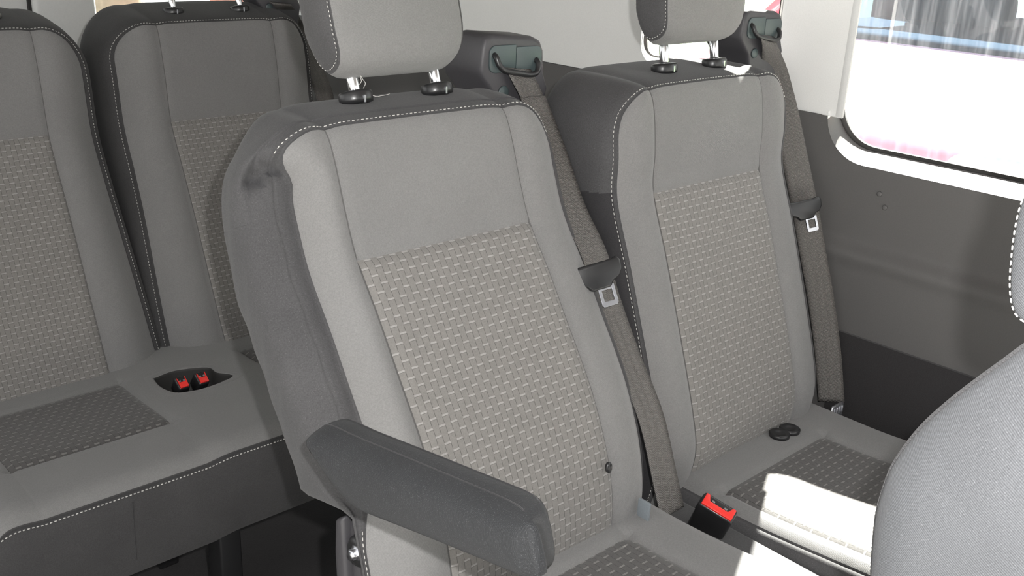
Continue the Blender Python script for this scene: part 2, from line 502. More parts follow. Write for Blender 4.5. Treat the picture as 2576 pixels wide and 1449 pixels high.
# outer skin of the side so no daylight leaks round the trim
def skin(name, holes):
    o = wall_with_holes(name, M_TRIML, -1.6, TAIL, -.2, 1.62, holes, lambda y, z: GX + .012)
    return struct(o)
skin('wall_outer', [grow(OUT1, .003), grow(OUT2, .003)])

# carpeted lower panel of the side wall
cp = [at(2110, 836, x=WX - .006), at(2576, 992, x=WX - .006)]
cz = (cp[0][2] + cp[1][2]) / 2
cpo = prism('trim_7', [(WX - .006, -.95, cz), (WX - .006, cp[0][1] + .004, cz), (WX - .006, cp[0][1] + .004, .05), (WX - .006, -.95, .05)], (.006, 0, 0), M_CARPET)
struct(cpo)
# small screw bosses / scuffs on the panel
for (px, py) in ((2213, 488), (2226, 522)):
    c = at(px, py, x=xw)
    lathe('wall_plug', (xw - .001, c[1], c[2]), (-1, 0, 0), [(.0045, 0), (.0042, .0012), (.002, .0018)], M_TRIMD, w_r, seg=16)

# floor, roof, tail wall with door window, far left wall
struct(box('floor', (-.95, -1.6, 0), (.87, TAIL, FLOORZ), M_FLOOR))
M_HEAD = fabric('headliner', (.22, .22, .215), grain=.1, sheen=0)
struct(box('ceiling', (-.95, -1.6, 1.60), (.90, TAIL + .05, 1.64), M_HEAD))
RW0 = at(236, 30, y=TAIL)[0]; RW1 = .735
def tail():
    o = None
    bm = bmesh.new()
    def loop(pts):
        v = [bm.verts.new((x, TAIL, z)) for x, z in pts]
        return [bm.edges.new((v[i], v[(i + 1) % len(v)])) for i in range(len(v))]
    es = loop([(-.95, .95), (.90, .95), (.90, 1.62), (-.95, 1.62)]) + loop(rrect(RW0, RW1, .975, 1.50, .03)) + loop(rrect(-.62, -.10, 1.10, 1.50, .03))
    bmesh.ops.triangle_fill(bm, edges=es, use_beauty=True)
    me = bpy.data.meshes.new('wall_back'); bm.to_mesh(me); bm.free(); me.materials.append(M_TRIML)
    o = bpy.data.objects.new('wall_back', me); COL.objects.link(o); struct(o)
    box('lower_panel', (-.95, TAIL - .02, .05), (.90, TAIL + .01, .95), M_TRIMD, o)
    return o
wb = tail()
pn = prism('window_3', [(x, TAIL + .012, z) for x, z in rrect(RW0, RW1, .975, 1.50, .03)], (0, .002, 0), M_GLASS); struct(pn)
pn = prism('window_4', [(x, TAIL + .012, z) for x, z in rrect(-.62, -.10, 1.10, 1.50, .03)], (0, .002, 0), M_GLASS); struct(pn)
# post between the two tail doors: dark gap and rounded light cover
g0 = at(70, 0, y=TAIL)[0]
struct(box('trim_8', (g0 + .003, TAIL - .035, .90), (RW0 - .004, TAIL - .001, 1.58), M_TRIML, bevel=.012, bseg=4))
struct(box('trim_9', (g0 - .004, TAIL - .012, .90), (g0 + .003, TAIL - .002, 1.58), M_RUB))
# left side wall of the van behind the open side door (mostly out of view)
lw = box('wall_left', (-.95, .2, .05), (-.93, TAIL, .95), M_TRIMD); struct(lw)
struct(box('trim_10', (-.95, .2, 1.45), (-.93, TAIL, 1.60), M_TRIML))
struct(box('trim_11', (-.95, .2, .95), (-.93, .35, 1.45), M_TRIML))

# ------------------------------------------------------------------ seats
class Prof:
    def __init__(s, pts):
        P = catmull(pts, 14); s.P = P; s.d = [0]
        for a, b in zip(P, P[1:]): s.d.append(s.d[-1] + float(np.linalg.norm(b - a)))
        s.L = s.d[-1]
    def __call__(s, v):
        if v <= 0: a, b = s.P[0], s.P[1]; t = (b - a) / np.linalg.norm(b - a); return a + t * v, t
        if v >= s.L: a, b = s.P[-2], s.P[-1]; t = (b - a) / np.linalg.norm(b - a); return b + t * (v - s.L), t
        i = min(max(int(np.searchsorted(s.d, v)) - 1, 0), len(s.P) - 2)
        k = (v - s.d[i]) / (s.d[i + 1] - s.d[i]); p = s.P[i] + (s.P[i + 1] - s.P[i]) * k
        # smoothed tangent
        a = s.P[max(i - 4, 0)]; b = s.P[min(i + 5, len(s.P) - 1)]; t = (b - a) / np.linalg.norm(b - a)
        return p, t
    def v_at_z(s, z):
        for i in range(len(s.P) - 1):
            if s.P[i][1] <= z <= s.P[i + 1][1]:
                return s.d[i] + (z - s.P[i][1]) / (s.P[i + 1][1] - s.P[i][1]) * (s.d[i + 1] - s.d[i])
        return s.L

def backrest(root, xc, pts, z_ins, S=.125, W0=.20, r=.06, depth=.115, dark=None, low_z=None, notch=None, ins_dark=False, wedge=None, crown=.0, ktop=.25, rear=False, fall=.020, es_=1.0):
    dark = dark or M_DARK
    pf = Prof(pts); Lt = pf.L; vi = pf.v_at_z(z_ins)
    def prof_w(a):
        if a < S: w = .003 * (a / S) ** 2
        else:
            t = (a - S) / (W0 - S)
            w = .003 + .007 * math.sin(math.pi * min(1, t * 1.15)) - fall * t ** 2.6
        return w - .0026 * math.exp(-((a - S) / .0035) ** 2)
    def wid(v, sg):
        w = W0
        if rear: w += .017 * (1 - sm(v, .02, .50))
        if notch and sg < 0:
            w -= .036 * (1 - sm(v, notch - .040, notch + .002)) * sm(v, .16, .28)
        return w
    def vtop(u0):
        a = abs(u0); vt = Lt - .0022 * math.exp(-((a - S) / .013) ** 2) + crown * (1 - (a / W0) ** 2)
        if a > W0 - r: vt -= r - math.sqrt(max(r * r - (a - (W0 - r)) ** 2, 0))
        return vt
    def P3(u, v, w):
        (p, t) = pf(v); n = np.array([-t[1], t[0]])
        k = sm(-w, .004, .035)
        if k > 0:
            a_, b_ = pf(v - .10)[0], pf(v + .10)[0]; t2 = (b_ - a_) / np.linalg.norm(b_ - a_); n = n * (1 - k) + np.array([-t2[1], t2[0]]) * k; n /= np.linalg.norm(n)
        q = p + n * w
        return Vector((xc + u, q[0], q[1]))
    # column positions (nominal u0)
    q = [1 - math.cos(math.pi / 2 * k / 14) for k in range(15)]
    bl = [-(W0 - (W0 - S) * x) for x in q]
    ce = [-S + .0015] + list(np.linspace(-S + .006, S - .006, 25)) + [S - .0015]
    cols = bl + ce + [-x for x in bl[::-1]]
    nb = len(bl)
    def umap(u0, v):
        a = abs(u0)
        if a <= S: return u0
        k = (a - S) / (W0 - S); sg = -1 if u0 < 0 else 1
        return sg * (S + k * (wid(v, sg) - S))
    rows1 = list(np.linspace(0, vi, 60)); nt_ = 44
    R = []
    for v in rows1[:-1]: R.append([(umap(u, v), v, u) for u in cols])
    for k in range(nt_ + 1):
        t = (k / nt_) ** .8
        R.append([(umap(u, vi + (vtop(u) - vi) * t), vi + (vtop(u) - vi) * t, u) for u in cols])
    nr, nc = len(R), len(cols)
    def W_(u0, v):
        w = prof_w(abs(u0))
        w -= .0028 * math.exp(-((v - vi) / .003) ** 2) * (1 if abs(u0) < S else 0)
        vt = vtop(u0)
        w -= .006 * math.exp(-max(0, min(vt - v, W0 - abs(u0))) / .009)    # rolls over into the piping
        return w
    verts = []; uvs = []
    for row in R:
        for (u, v, u0) in row:
            verts.append(P3(u, v, W_(u0, v))); uvs.append((u + .5, v))
    c0, c1 = nb, nb + len(ce) - 1            # insert columns (between S-.0015 edges)
    ri = len(rows1) - 1
    f_cover = []; fm = []; f_ins = []
    for i in range(nr - 1):
        for j in range(nc - 1):
            f = (i * nc + j, i * nc + j + 1, (i + 1) * nc + j + 1, (i + 1) * nc + j)
            if i < ri and c0 <= j < c1: f_ins.append(f)
            else:
                f_cover.append(f); fm.append(1 if j in (c0 - 1, c1) else 0)
    br = link('backrest', verts, f_cover, None, root, uvs=uvs, mats=[M_GREY, M_SEAM], fmat=fm)
    # insert panel
    idx = {}; iv = []; iu = []; ff = []
    for f in f_ins:
        g = []
        for k in f:
            if k not in idx:
                idx[k] = len(iv); i, j = divmod(k, nc); u, v, u0 = R[i][j]
                e = min(1, (S - abs(u)) / .012) * min(1, max(0, (vi - v) / .01))
                iv.append(P3(u, v, W_(u0, v) + .0022 * e)); iu.append((u + S, v - vi + .475))
            g.append(idx[k])
        ff.append(tuple(g))
    link('woven_insert', iv, ff, M_INS, br, uvs=iu)
    # border: from the seam round the side to the rear
    loop = [(R[i][0], i) for i in range(nr)] + [(R[-1][j], None) for j in range(1, nc)] + [(R[i][-1], i) for i in range(nr - 2, -1, -1)]
    pts2 = [np.array([a[0][0], a[0][1]]) for a in loop]; w2 = [W_(a[0][2], a[0][1]) for a in loop]
    nl = len(pts2); nrm = []
    for k in range(nl):
        # outward normal over a small neighbourhood
        a = pts2[max(k - 2, 0)]; b = pts2[min(k + 2, nl - 1)]; d = b - a; d /= max(np.linalg.norm(d), 1e-9)
        nrm.append(np.array([-d[1], d[0]]))
    nr2 = []
    for k in range(nl):
        q = sum(nrm[max(k - 6, 0):min(k + 7, nl)]); nr2.append(q / np.linalg.norm(q))
    nrm = nr2
    base = [(0, 0), (.0008, .0028), (.003, .0030), (.0055, .0020), (.009, .0030), (.014, .0075), (.019, .015), (.0225, .025), (.025, .037), (.026, .05), (.026, .064), (.0255, .078), (.0245, .090), (.021, .100), (.014, .108), (.005, .113), (-.004, .115)]
    base = [(e, b * depth / .115 if b > .02 else b) for e, b in base]
    if notch:
        fine = []
        for q0, q1 in zip(base, base[1:]):
            fine += [q0, tuple((np.array(q0) + np.array(q1)) / 2)]
        base = fine + [base[-1]]
    base = [(e * (es_ if e > .009 else 1), b) for e, b in base]
    bv = []; buv = []; lowv = pf.v_at_z(low_z) if low_z else None
    for si, (e, b) in enumerate(base):
        for k in range(nl):
            (u, v) = pts2[k]; nn = nrm[k]; e2, b2 = e, b
            if lowv is not None:
                s = sm(v, lowv - .016, lowv + .016); b2 = b * (s + (1 - s) * .22); 
                if b > .02: b2 = b * (s + (1 - s) * .06)
                e2 = e * (s + (1 - s) * .35)
            if notch:
                if u < -.1: e2 += (W0 - wid(v, -1)) * sm(e, .001, .022)
                b2 *= 1 - .22 * sm(v, Lt - .15, Lt - .01) * (1 if b > .02 else 0)
            tp_ = max(0, nn[1]) ** 2
            e2 = e2 * (1 - .70 * tp_) + ktop * b2 * tp_
            p = P3(u + nn[0] * e2, v + nn[1] * e2, w2[k] - b2)
            if notch and u < -.1 and si > 1:
                fk = min(1, (si - 1) / 5)
                # thumb recess pressed into the shoulder
                nc_ = NOTCH; d_ = Vector((p.x - nc_[0], p.y - nc_[1], p.z - nc_[2]))
                la = d_.dot(NH); lb = d_.dot(NV); 
                pa = la / .028; pb = lb / (.0130 if lb > 0 else .0065)
                g = 1 - pa * pa - pb * pb
                if g > 0: p += NI * (fk * .024 * min(1, g * 1.6) * (1 - .4 * pb))
                elif lb < 0 and pa * pa < 1 and g > -2.5: p -= NI * (.0022 * (1 - pa * pa) * (1 + g / 2.5))
                # soft pleats below it
                if p.z < nc_[2]: p.x += fk * .0008 * math.sin((p.y) * 210) * sm(nc_[2] - p.z, 0, .05) * (1 - sm(nc_[2] - p.z, .2, .33))
            bv.append(p); buv.append((k * .004, si * .01))
    bfs = grid_faces(len(base), nl)
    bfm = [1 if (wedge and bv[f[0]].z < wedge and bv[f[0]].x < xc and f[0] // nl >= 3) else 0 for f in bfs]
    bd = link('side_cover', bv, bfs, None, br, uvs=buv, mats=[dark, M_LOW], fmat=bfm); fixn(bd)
    # hard rear shell closing the back
    last = bv[-nl:]; n0 = len(last); cen = [Vector((xc, p.y, p.z)) for p in last]
    sv = list(last); 
    for f in (.66, .33, 0): sv += [c.lerp(p, f) for c, p in zip(cen, last)]
    sh = link('rear_shell', sv, grid_faces(4, nl), M_BACK, br); fixn(sh)
    # stitching along the border, lying on the cover just outside the piping
    es = [q[0] for q in base]; si = next(i for i in range(len(base) - 1) if es[i + 1] >= .0082 and base[i + 1][1] < .02)
    kk = (.0082 - es[si]) / (es[si + 1] - es[si]); segs = []; seg = []
    for k in range(nl):
        (u, v) = pts2[k]
        skip = (notch and u < -.05 and v < notch - .012 and v > .20) or v < .02 or (not rear and u > .1 and v < Lt - .045)
        if skip:
            if len(seg) > 6: segs.append(seg)
            seg = []; continue
        p = bv[si * nl + k].lerp(bv[(si + 1) * nl + k], kk)
        t1 = (bv[si * nl + min(k + 1, nl - 1)] - bv[si * nl + max(k - 1, 0)]); t2 = bv[(si + 1) * nl + k] - bv[si * nl + k]
        nv = t1.cross(t2)
        if nv.length < 1e-9: nv = Vector((0, -1, 0))
        nv.normalize()
        if nv.dot(Vector((0, -1, .2)) + Vector((nrm[k][0], 0, nrm[k][1]))) < 0: nv = -nv
        seg.append(p + nv * .0006)
    if len(seg) > 6: segs.append(seg)
    for s_ in segs: stitches('stitching', s_, br)
    return pf, P3, br

def headrest(root, xc, base, lean, name_label=None, W_=.088, h0=.040, dark=None, post_gap=.058, dx=.010):
    """base: point where the posts enter the backrest; lean = direction of the posts"""
    dark = dark or M_DARK
    up = Vector(lean).normalized(); X = Vector((1, 0, 0)); fwd = Vector((0, -up.z, up.y))   # towards the front
    b0 = Vector(base)
    hr = None
    # cushion: side profile (fwd, up) swept across x
    prof = []
    ctrl = [(-.021, h0 + .040), (-.016, h0 + .013), (-.006, h0 - .001), (.012, h0 + .000), (.028, h0 + .010), (.036, h0 + .032), (.039, h0 + .09), (.036, h0 + .15), (.026, h0 + .19), (.0, h0 + .205), (-.010, h0 + .19), (-.014, h0 + .14), (-.019, h0 + .09)]
    pr = [np.array(p) for p in catmull(ctrl + [ctrl[0]], 6)[:-1]]
    n = len(pr); cen = sum(pr) / n
    cols = [-1, -.985, -.96, -.90, -.75, -.5, -.25, 0, .25, .5, .75, .90, .96, .985, 1]
    vs = []; uv = []
    for c in cols:
        k = 1 - .075 * max(0, (abs(c) - .80) / .20) ** 2.2 
        for i, p in enumerate(pr):
            q = cen + (p - cen) * k
            # bottom corners rounded seen from the front
            dn = max(0, (h0 + .05 - q[1]) / .05)
            xx = c * W_ * (1 - .10 * dn ** 1.6)
            dome = .006 * (1 - c * c)
            ff = q[0] + (dome if q[0] > cen[0] else 0)
            vs.append(b0 + X * (xx + dx) + fwd * ff + up * q[1]); uv.append((xx, i * .006))
    fs = []
    for a in range(len(cols) - 1):
        for i in range(n):
            j = (i + 1) % n; fs.append((a * n + i, a * n + j, (a + 1) * n + j, (a + 1) * n + i))
    hr = link('headrest', vs, fs, M_GREY, root, uvs=uv); fixn(hr)
    for sg in (-1, 1):
        sv = []; rings = [(1, 0, .925), (1, .0015, .905), (1, .001, .89), (1, .004, .86), (1, .008, .72), (1, .010, .45), (1, .011, .15)]
        for (_, o, k) in rings:
            for p in pr:
                q = cen + (p - cen) * k; dn = max(0, (h0 + .05 - q[1]) / .05)
                sv.append(b0 + X * (dx + sg * (W_ * (1 - .10 * dn ** 1.6) + o)) + fwd * q[0] + up * q[1])
        f2 = [(i * n + k, i * n + (k + 1) % n, (i + 1) * n + (k + 1) % n, (i + 1) * n + k) for i in range(len(rings) - 1) for k in range(n)]
        f2.append(tuple(range((len(rings) - 1) * n, len(rings) * n)))
        fixn(link('side_panel', sv, f2, dark, hr))
        path = []
        for p in list(pr) + [pr[0]]:
            q = cen + (p - cen) * (.885 if sg < 0 else .80); dn = max(0, (h0 + .05 - q[1]) / .05)
            path.append(b0 + X * (dx + sg * (W_ * (1 - .10 * dn ** 1.6) + .0030)) + fwd * q[0] + up * q[1])
        stitches('stitching', path, hr, th=.0006, length=.0035)
    for sg in (-1, 1):
        c = b0 + X * (sg * post_gap + dx * 1.2)
        tube('post', [c - up * .03, c + up * .08], .0066, M_CHROME, hr, seg=20)
        # guide collar with a grip button
        g = lathe('post_guide', c + up * .001, up, [(.010, -.002), (.0165, 0), (.0172, .003), (.0172, .010), (.0160, .0125), (.0112, .0135), (.0080, .0125)], M_BLACK, root, seg=32, sx=1.18, up=(1, 0, 0))
        box('notch', (c.x - .0012, (c + up * .007).y - .0182, (c + up * .007).z - .002), (c.x + .0012, (c + up * .007).y - .0155, (c + up * .007).z + .006), M_STEEL, g)
    return hr

def cushion(root, name, xc, HW, y0, y1, zt, ins, parent_mat=None, dark=None, side_h=.11, hw_front=None, stitch=True, ins_mat=None, hole=None, r=.03, roll_dark=.02, lip=True):
    """seat cushion: y0 rear edge, y1 front edge (y1<y0); zt(y) height; ins = list of (x0,x1,yr,yf) woven rectangles"""
    dark = dark or M_DARK
    xs = sorted(set([round(x, 5) for x in list(np.linspace(xc - HW, xc + HW, int(2 * HW / .0075)))] + [round(v, 5) for i in ins for v in (i[0] - .0015, i[0], i[1], i[1] + .0015)]))
    ys = sorted(set([round(y, 5) for y in list(np.linspace(y1, y0, int((y0 - y1) / .0075)))] + [round(v, 5) for i in ins for v in (i[2], i[3])]))
    ys = ys[::-1]
    def Z(x, y):
        z = zt(y); ex = min(x - (xc - HW), xc + HW - x); ef = y - y1
        z -= .016 * math.exp(-ex / .010) + .020 * math.exp(-ef / .014)
        for (a, b, c, d) in ins:
            inx = a - .01 < x < b + .01; iny = d - .01 < y < c + .01
            if inx: z -= .004 * (math.exp(-((y - c) / .004) ** 2) + math.exp(-((y - d) / .004) ** 2))
            if iny: z -= .004 * (math.exp(-((x - a) / .004) ** 2) + math.exp(-((x - b) / .004) ** 2))
            # bolsters outside the insert stand a little prouder
        if ins:
            inside = any(a < x < b for (a, b, _, _) in ins)
            if not inside:
                dd = min(min(abs(x - a), abs(x - b)) for (a, b, _, _) in ins); z += .005 * math.sin(min(1, dd / .05) * math.pi / 2)
        return z
    nx, ny = len(xs), len(ys)
    V = [Vector((x, y, Z(x, y))) for y in ys for x in xs]
    uv = [(x, y + 1) for y in ys for x in xs]
    fc = []; fi = [[] for _ in ins]
    for i in range(ny - 1):
        for j in range(nx - 1):
            mx = (xs[j] + xs[j + 1]) / 2; my = (ys[i] + ys[i + 1]) / 2
            f = (i * nx + j, (i + 1) * nx + j, (i + 1) * nx + j + 1, i * nx + j + 1)
            if hole and in_poly(mx, my, hole): continue
            for q, (a, b, c, d) in enumerate(ins):
                if a < mx < b and d < my < c: fi[q].append(f); break
            else: fc.append(f)
    cu = link(name, V, fc, M_GREY, root, uvs=uv)
    for q, fl in enumerate(fi):
        idx = {}; iv = []; iu = []; ff = []
        for f in fl:
            g = []
            for k in f:
                if k not in idx: idx[k] = len(iv); iv.append(V[k]); iu.append(uv[k])
                g.append(idx[k])
            ff.append(tuple(g))
        link('woven_insert', iv, ff, ins_mat or M_SEAT_INS, cu, uvs=iu)
    # side skirt all round
    ring = [(0, j) for j in range(nx)][::-1] + [(i, 0) for i in range(1, ny)] + [(ny - 1, j) for j in range(1, nx)] + [(i, nx - 1) for i in range(ny - 2, 0, -1)]
    P = [V[i * nx + j] for i, j in ring]; n = len(P); N = []
    for k in range(n):
        d = P[(k + 3) % n] - P[k - 3]; N.append(Vector((-d.y, d.x, 0)).normalized() * -1)
    # orientation check
    c = Vector((xc, (y0 + y1) / 2, 0))
    if (P[n // 2] - c).dot(N[n // 2]) < 0: N = [-q for q in N]
    secs = [(0, 0), (.0008, .0025), (.003, .0025), (.006, .004), (.010, .009), (.013, .018), (.015, .032), (.0155, .055), (.014, side_h - .01), (.008, side_h)]
    sv = [p + nn * e - Vector((0, 0, b)) for (e, b) in secs for p, nn in zip(P, N)]
    sf = [(i * n + k, i * n + (k + 1) % n, (i + 1) * n + (k + 1) % n, (i + 1) * n + k) for i in range(len(secs) - 1) for k in range(n)]
    fixn(link('skirt', sv, sf, dark, cu))
    # underside
    bt = sv[-n:]; zb = sum(p.z for p in bt) / n
    link('underside', [(xc - HW, y1, zb), (xc + HW, y1, zb), (xc + HW, y0, zb), (xc - HW, y0, zb)], [(0, 1, 2, 3)], M_BACK, cu, smooth=False)
    if stitch:
        path = [p + nn * .0075 - Vector((0, 0, .0045)) for p, nn, (i, j) in zip(P, N, ring) if i == ny - 1]
        stitches('stitching', path, cu, th=.0011)
    return cu
def in_poly(x, y, poly):
    c = False; n = len(poly)
    for i in range(n):
        (x1, y1), (x2, y2) = poly[i], poly[(i + 1) % n]
        if (y1 > y) != (y2 > y) and x < (x2 - x1) * (y - y1) / (y2 - y1) + x1: c = not c
    return c

NH = Vector((.0334, -.0138, .0150)).normalized(); NI = Vector((.32, .80, -.42)).normalized(); NV = NI.cross(NH).normalized(); NV = NV if NV.z > 0 else -NV
NOTCH = np.array([-.1925, .0598, 1.0240])
# --- seat A: centre-aisle seat with the armrest, reclined
PA = [(-.150, .520), (-.163, .560), (-.168, .60), (-.163, .640), (-.150, .685), (-.128, .735), (-.105, .775), (-.073, .823), (-.037, .878), (0, .930), (.020, .975), (.036, 1.02), (.052, 1.060)]
A = thing('passenger_seat', 'grey and charcoal fabric seat with a charcoal armrest, reclined beside the aisle', 'seat', (0, 0, FLOORZ))
pfA, PA3, brA = backrest(A, 0.0, PA, .930, W0=.205, r=.075, depth=.097, es_=.72, low_z=.728, notch=Prof(PA).v_at_z(1.050), crown=.003, ktop=.52)
# --- seat B: by the wall, more upright
PB = [(-.100, .500), (-.112, .545), (-.117, .59), (-.105, .64), (-.085, .70), (-.062, .765), (-.032, .847), (0, .930), (.004, .985), (.010, 1.030), (.018, 1.067)]
B = thing('passenger_seat', 'grey and charcoal fabric seat without armrest beside the window wall', 'seat', (.48, 0, FLOORZ))
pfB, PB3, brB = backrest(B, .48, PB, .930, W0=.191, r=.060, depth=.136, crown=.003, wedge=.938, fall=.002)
# headrests
def top_frame(pf, back, rise):
    p, t = pf(pf.L); n = np.array([-t[1], t[0]])
    q = p - n * back + t * rise
    return q, t
qa, ta = top_frame(pfA, .052, .031)
headrest(A, 0.0, (0, qa[0], qa[1]), (0, .34, .94), h0=.031)
qb, tb = top_frame(pfB, .050, .019)
headrest(B, .49, (.49, qb[0], qb[1]), (0, .16, .987), h0=.041)
# cushions
cA = cushion(A, 'cushion', 0, .208, -.08, -.58, lambda y: .590 + .02 * sm(-y, .2, .5), [(-.125, .125, -.195, -.50)], ins_mat=M_SEAT_INS)
cB = cushion(B, 'cushion', .513, .183, -.03, -.53, lambda y: .552 + .02 * sm(-y, .2, .5), [(.355, .605, -.175, -.46)], ins_mat=M_SEAT_INS)
tag(box('centre_infill', (.2235, -.55, .40), (.3145, -.13, .532), M_DARK, None, bevel=.006, bseg=3), 'charcoal strip filling the gap between the cushions of the two nearer seats', 'seat filler')
# frames under the double seat
for (rt, x, z) in ((A, 0, .46), (B, .48, .43)):
    for sx in (-.16, .16):
        box('leg', (x + sx - .02, -.52, FLOORZ), (x + sx + .02, -.46, z), M_BLACK, rt, bevel=.004)
        box('leg', (x + sx - .02, -.16, FLOORZ), (x + sx + .02, -.10, z), M_BLACK, rt, bevel=.004)
# recliner bracket and bolt at the aisle side
bx = -.186
rc = at(893, 1385, x=bx - .016)
rec = prism('recliner_bracket', [(bx, rc[1] + a, rc[2] + b) for a, b in ((-.002, .028), (.012, .032), (.028, .01), (.03, -.12), (-.0, -.14), (-.004, -.02))], (-.008, 0, 0), M_BLACKM, A, bevel=.002)
lathe('recliner_disc', (bx - .008, rc[1] + .000, rc[2] - .004), (-1, 0, 0), [(.018, 0), (.0175, .004), (.013, .009), (.008, .010)], M_BLACK, rec, seg=32)
lathe('bolt', (bx - .016, rc[1] - .004, rc[2]), (-1, -.1, .1), [(.0085, 0), (.0085, .002), (.0060, .0025), (.0060, .008), (.0045, .0095)], M_STEEL, rec, seg=6)
prism('recliner_rod', [(bx - .004, rc[1] + a, rc[2] + b) for a, b in ((.020, .03), (.034, .02), (.036, -.02), (.030, -.14), (.012, -.14), (.016, -.03))], (-.014, 0, 0), M_BLACKM, rec, bevel=.004, bseg=3)

# armrest: outline measured at its seam (upper edge) and on its outer face (lower edge)
def twill(name, col, ax=(0, .75, 1.0), per=.0019, mixs=.25, amp=.06):
    M, t, b = newmat(name)
    tc = node(t, 'ShaderNodeTexCoord').outputs['Object']
    sx = node(t, 'ShaderNodeSeparateXYZ'); t.links.new(tc, sx.inputs[0])
    d = math_(t, 'ADD', math_(t, 'MULTIPLY', sx.outputs[0], ax[0]), math_(t, 'ADD', math_(t, 'MULTIPLY', sx.outputs[1], ax[1]), math_(t, 'MULTIPLY', sx.outputs[2], ax[2])))
    wv = math_(t, 'SINE', math_(t, 'MULTIPLY', d, 6.2832 / per))
    n1 = noise(t, 900, 1); n2 = noise(t, 22, 3); s = math_(t, 'GREATER_THAN', noise(t, 1500, 0), .72)
    f = math_(t, 'ADD', math_(t, 'MULTIPLY_ADD', wv, amp, .7), math_(t, 'MULTIPLY', n1, .6))
    f = math_(t, 'MULTIPLY', f, math_(t, 'MULTIPLY_ADD', n2, .3, .85))
    cc = node(t, 'ShaderNodeCombineColor')
    for i in range(3): t.links.new(math_(t, 'MULTIPLY', f, col[i]), cc.inputs[i])
    t.links.new(mixc(t, math_(t, 'MULTIPLY', s, mixs), cc.outputs[0], (.4, .4, .42)), b.inputs['Base Color'])
    b.inputs['Roughness'].default_value = .75; b.inputs['Sheen Weight'].default_value = .05
    b.inputs['Specular IOR Level'].default_value = .22
    bump(t, b, math_(t, 'ADD', wv, n1), .25, .0003)
    return M
M_TWILL = twill('armrest_twill', (.026, .027, .029), ax=(.9, .8, -.6), per=.0013, mixs=.10)
AX0 = -.280; AXS = AX0 + .022
olt = [(806, 1110), (807, 1088), (815, 1070), (836, 1070), (905, 1101), (1000, 1140), (1150, 1203), (1290, 1262), (1340, 1284), (1358, 1297)]
olb = [(806, 1110), (800, 1138), (812, 1182), (842, 1234), (884, 1280), (925, 1301), (1050, 1350), (1200, 1411), (1290, 1449), (1330, 1462)]
def armrest():
    T = [np.array(at(px, py, x=AXS)[1:]) for px, py in olt]; Bt = [np.array(at(px, py, x=AX0)[1:]) for px, py in olb]
    T[0] = Bt[0] = (T[0] + Bt[0]) / 2
    N = 60
    def rs(P):
        Q = catmull([tuple(p) for p in P], 10); d = [0]
        for a, b in zip(Q, Q[1:]): d.append(d[-1] + float(np.linalg.norm(b - a)))
        out = []
        for k in range(N + 1):
            t = k / N; t = t - .10 * math.sin(2 * math.pi * t) / 2 * 0
            sN = d[-1] * t; i = min(max(int(np.searchsorted(d, sN)) - 1, 0), len(Q) - 2)
            out.append(Q[i] + (Q[i + 1] - Q[i]) * (sN - d[i]) / max(d[i + 1] - d[i], 1e-9))
        return out
    T, Bt = rs(T), rs(Bt)
    sec = [(.006, .0), (.002, .035), (0, .10), (-.0015, .25), (-.0025, .42), (-.0015, .58), (0, .70), (.0025, .79), (.007, .875), (.0135, .945), (.020, .985), (.022, .993), (.024, .998), (.030, 1.01), (.036, 1.005), (.041, .98), (.045, .92), (.047, .80), (.0475, .55), (.047, .25), (.045, .07), (.040, .0), (.025, -.012), (.012, -.010)]
    m_ = len(sec); vs = []; uv = []; d = (T[N] - T[N // 2]); d /= np.linalg.norm(d)
    seams = {11: [], 15: []}
    for k in range(N + 1):
        t, b = T[k], Bt[k]; rem = (N - k) / N * .27     # metres left to the nose
        q = max(0, 1 - rem / .034)
        xin = .0475 - .031 * (1 - math.sqrt(max(0, 1 - q * q)))
        r0 = max(0, 1 - rem / .010); xo = .004 * (1 - math.sqrt(max(0, 1 - r0 * r0)))
        re = min(1, k / 5); xr = .010 * (1 - math.sqrt(max(0, 1 - (1 - re) ** 2)))
        for j, (x, h) in enumerate(sec):
            xx = xo + xr + x * (xin - xo - xr * 2) / .0475
            p = b + (t - b) * h
            vs.append((AX0 + xx, p[0], p[1])); uv.append((k * .005, j * .004))
            if j in seams and 2 < k < N - 1: seams[j].append(Vector(vs[-1]))
    fs = [(i * m_ + k, i * m_ + (k + 1) % m_, (i + 1) * m_ + (k + 1) % m_, (i + 1) * m_ + k) for i in range(N) for k in range(m_)]
    base_ = N * m_; ring = [np.array(v) for v in vs[-m_:]]; c = sum(ring) / m_
    for (k_, o_) in ((.97, .0022), (.90, .0040), (.7, .0058), (.4, .0066), (0, .007)):
        b0_ = len(vs)
        for p in ring:
            q = c + (p - c) * k_; vs.append((q[0], q[1] + d[0] * o_, q[2] + d[1] * o_)); uv.append((0, 0))
        for k in range(m_): fs.append((base_ + k, base_ + (k + 1) % m_, b0_ + (k + 1) % m_, b0_ + k))
        base_ = b0_
    o = link('armrest', vs, fs, M_TWILL, A, uvs=uv); fixn(o)
    for j, P in seams.items(): tube('seam', P, .0007, M_LOW, o, seg=6)
    return o
armrest()

# small black eyelets: lower backrest of A, rear of cushion B
ea = at(1527, 1174, x=.112)
lathe('eyelet', (ea[0], ea[1] - .002, ea[2]), (0, -1, .15), [(.0065, -.001), (.0068, .002), (.004, .0032)], M_BLACK, A, seg=24, sx=.7, up=(1, 0, 0))
for (px, py) in ((1961, 1091), (1987, 1079)):
    ea = at(px, py, z=.556)
    lathe('eyelet', (ea[0], ea[1], .553), (0, 0, 1), [(.0155, -.001), (.016, .004), (.013, .006), (.008, .003)], M_BLACK, B, seg=28)
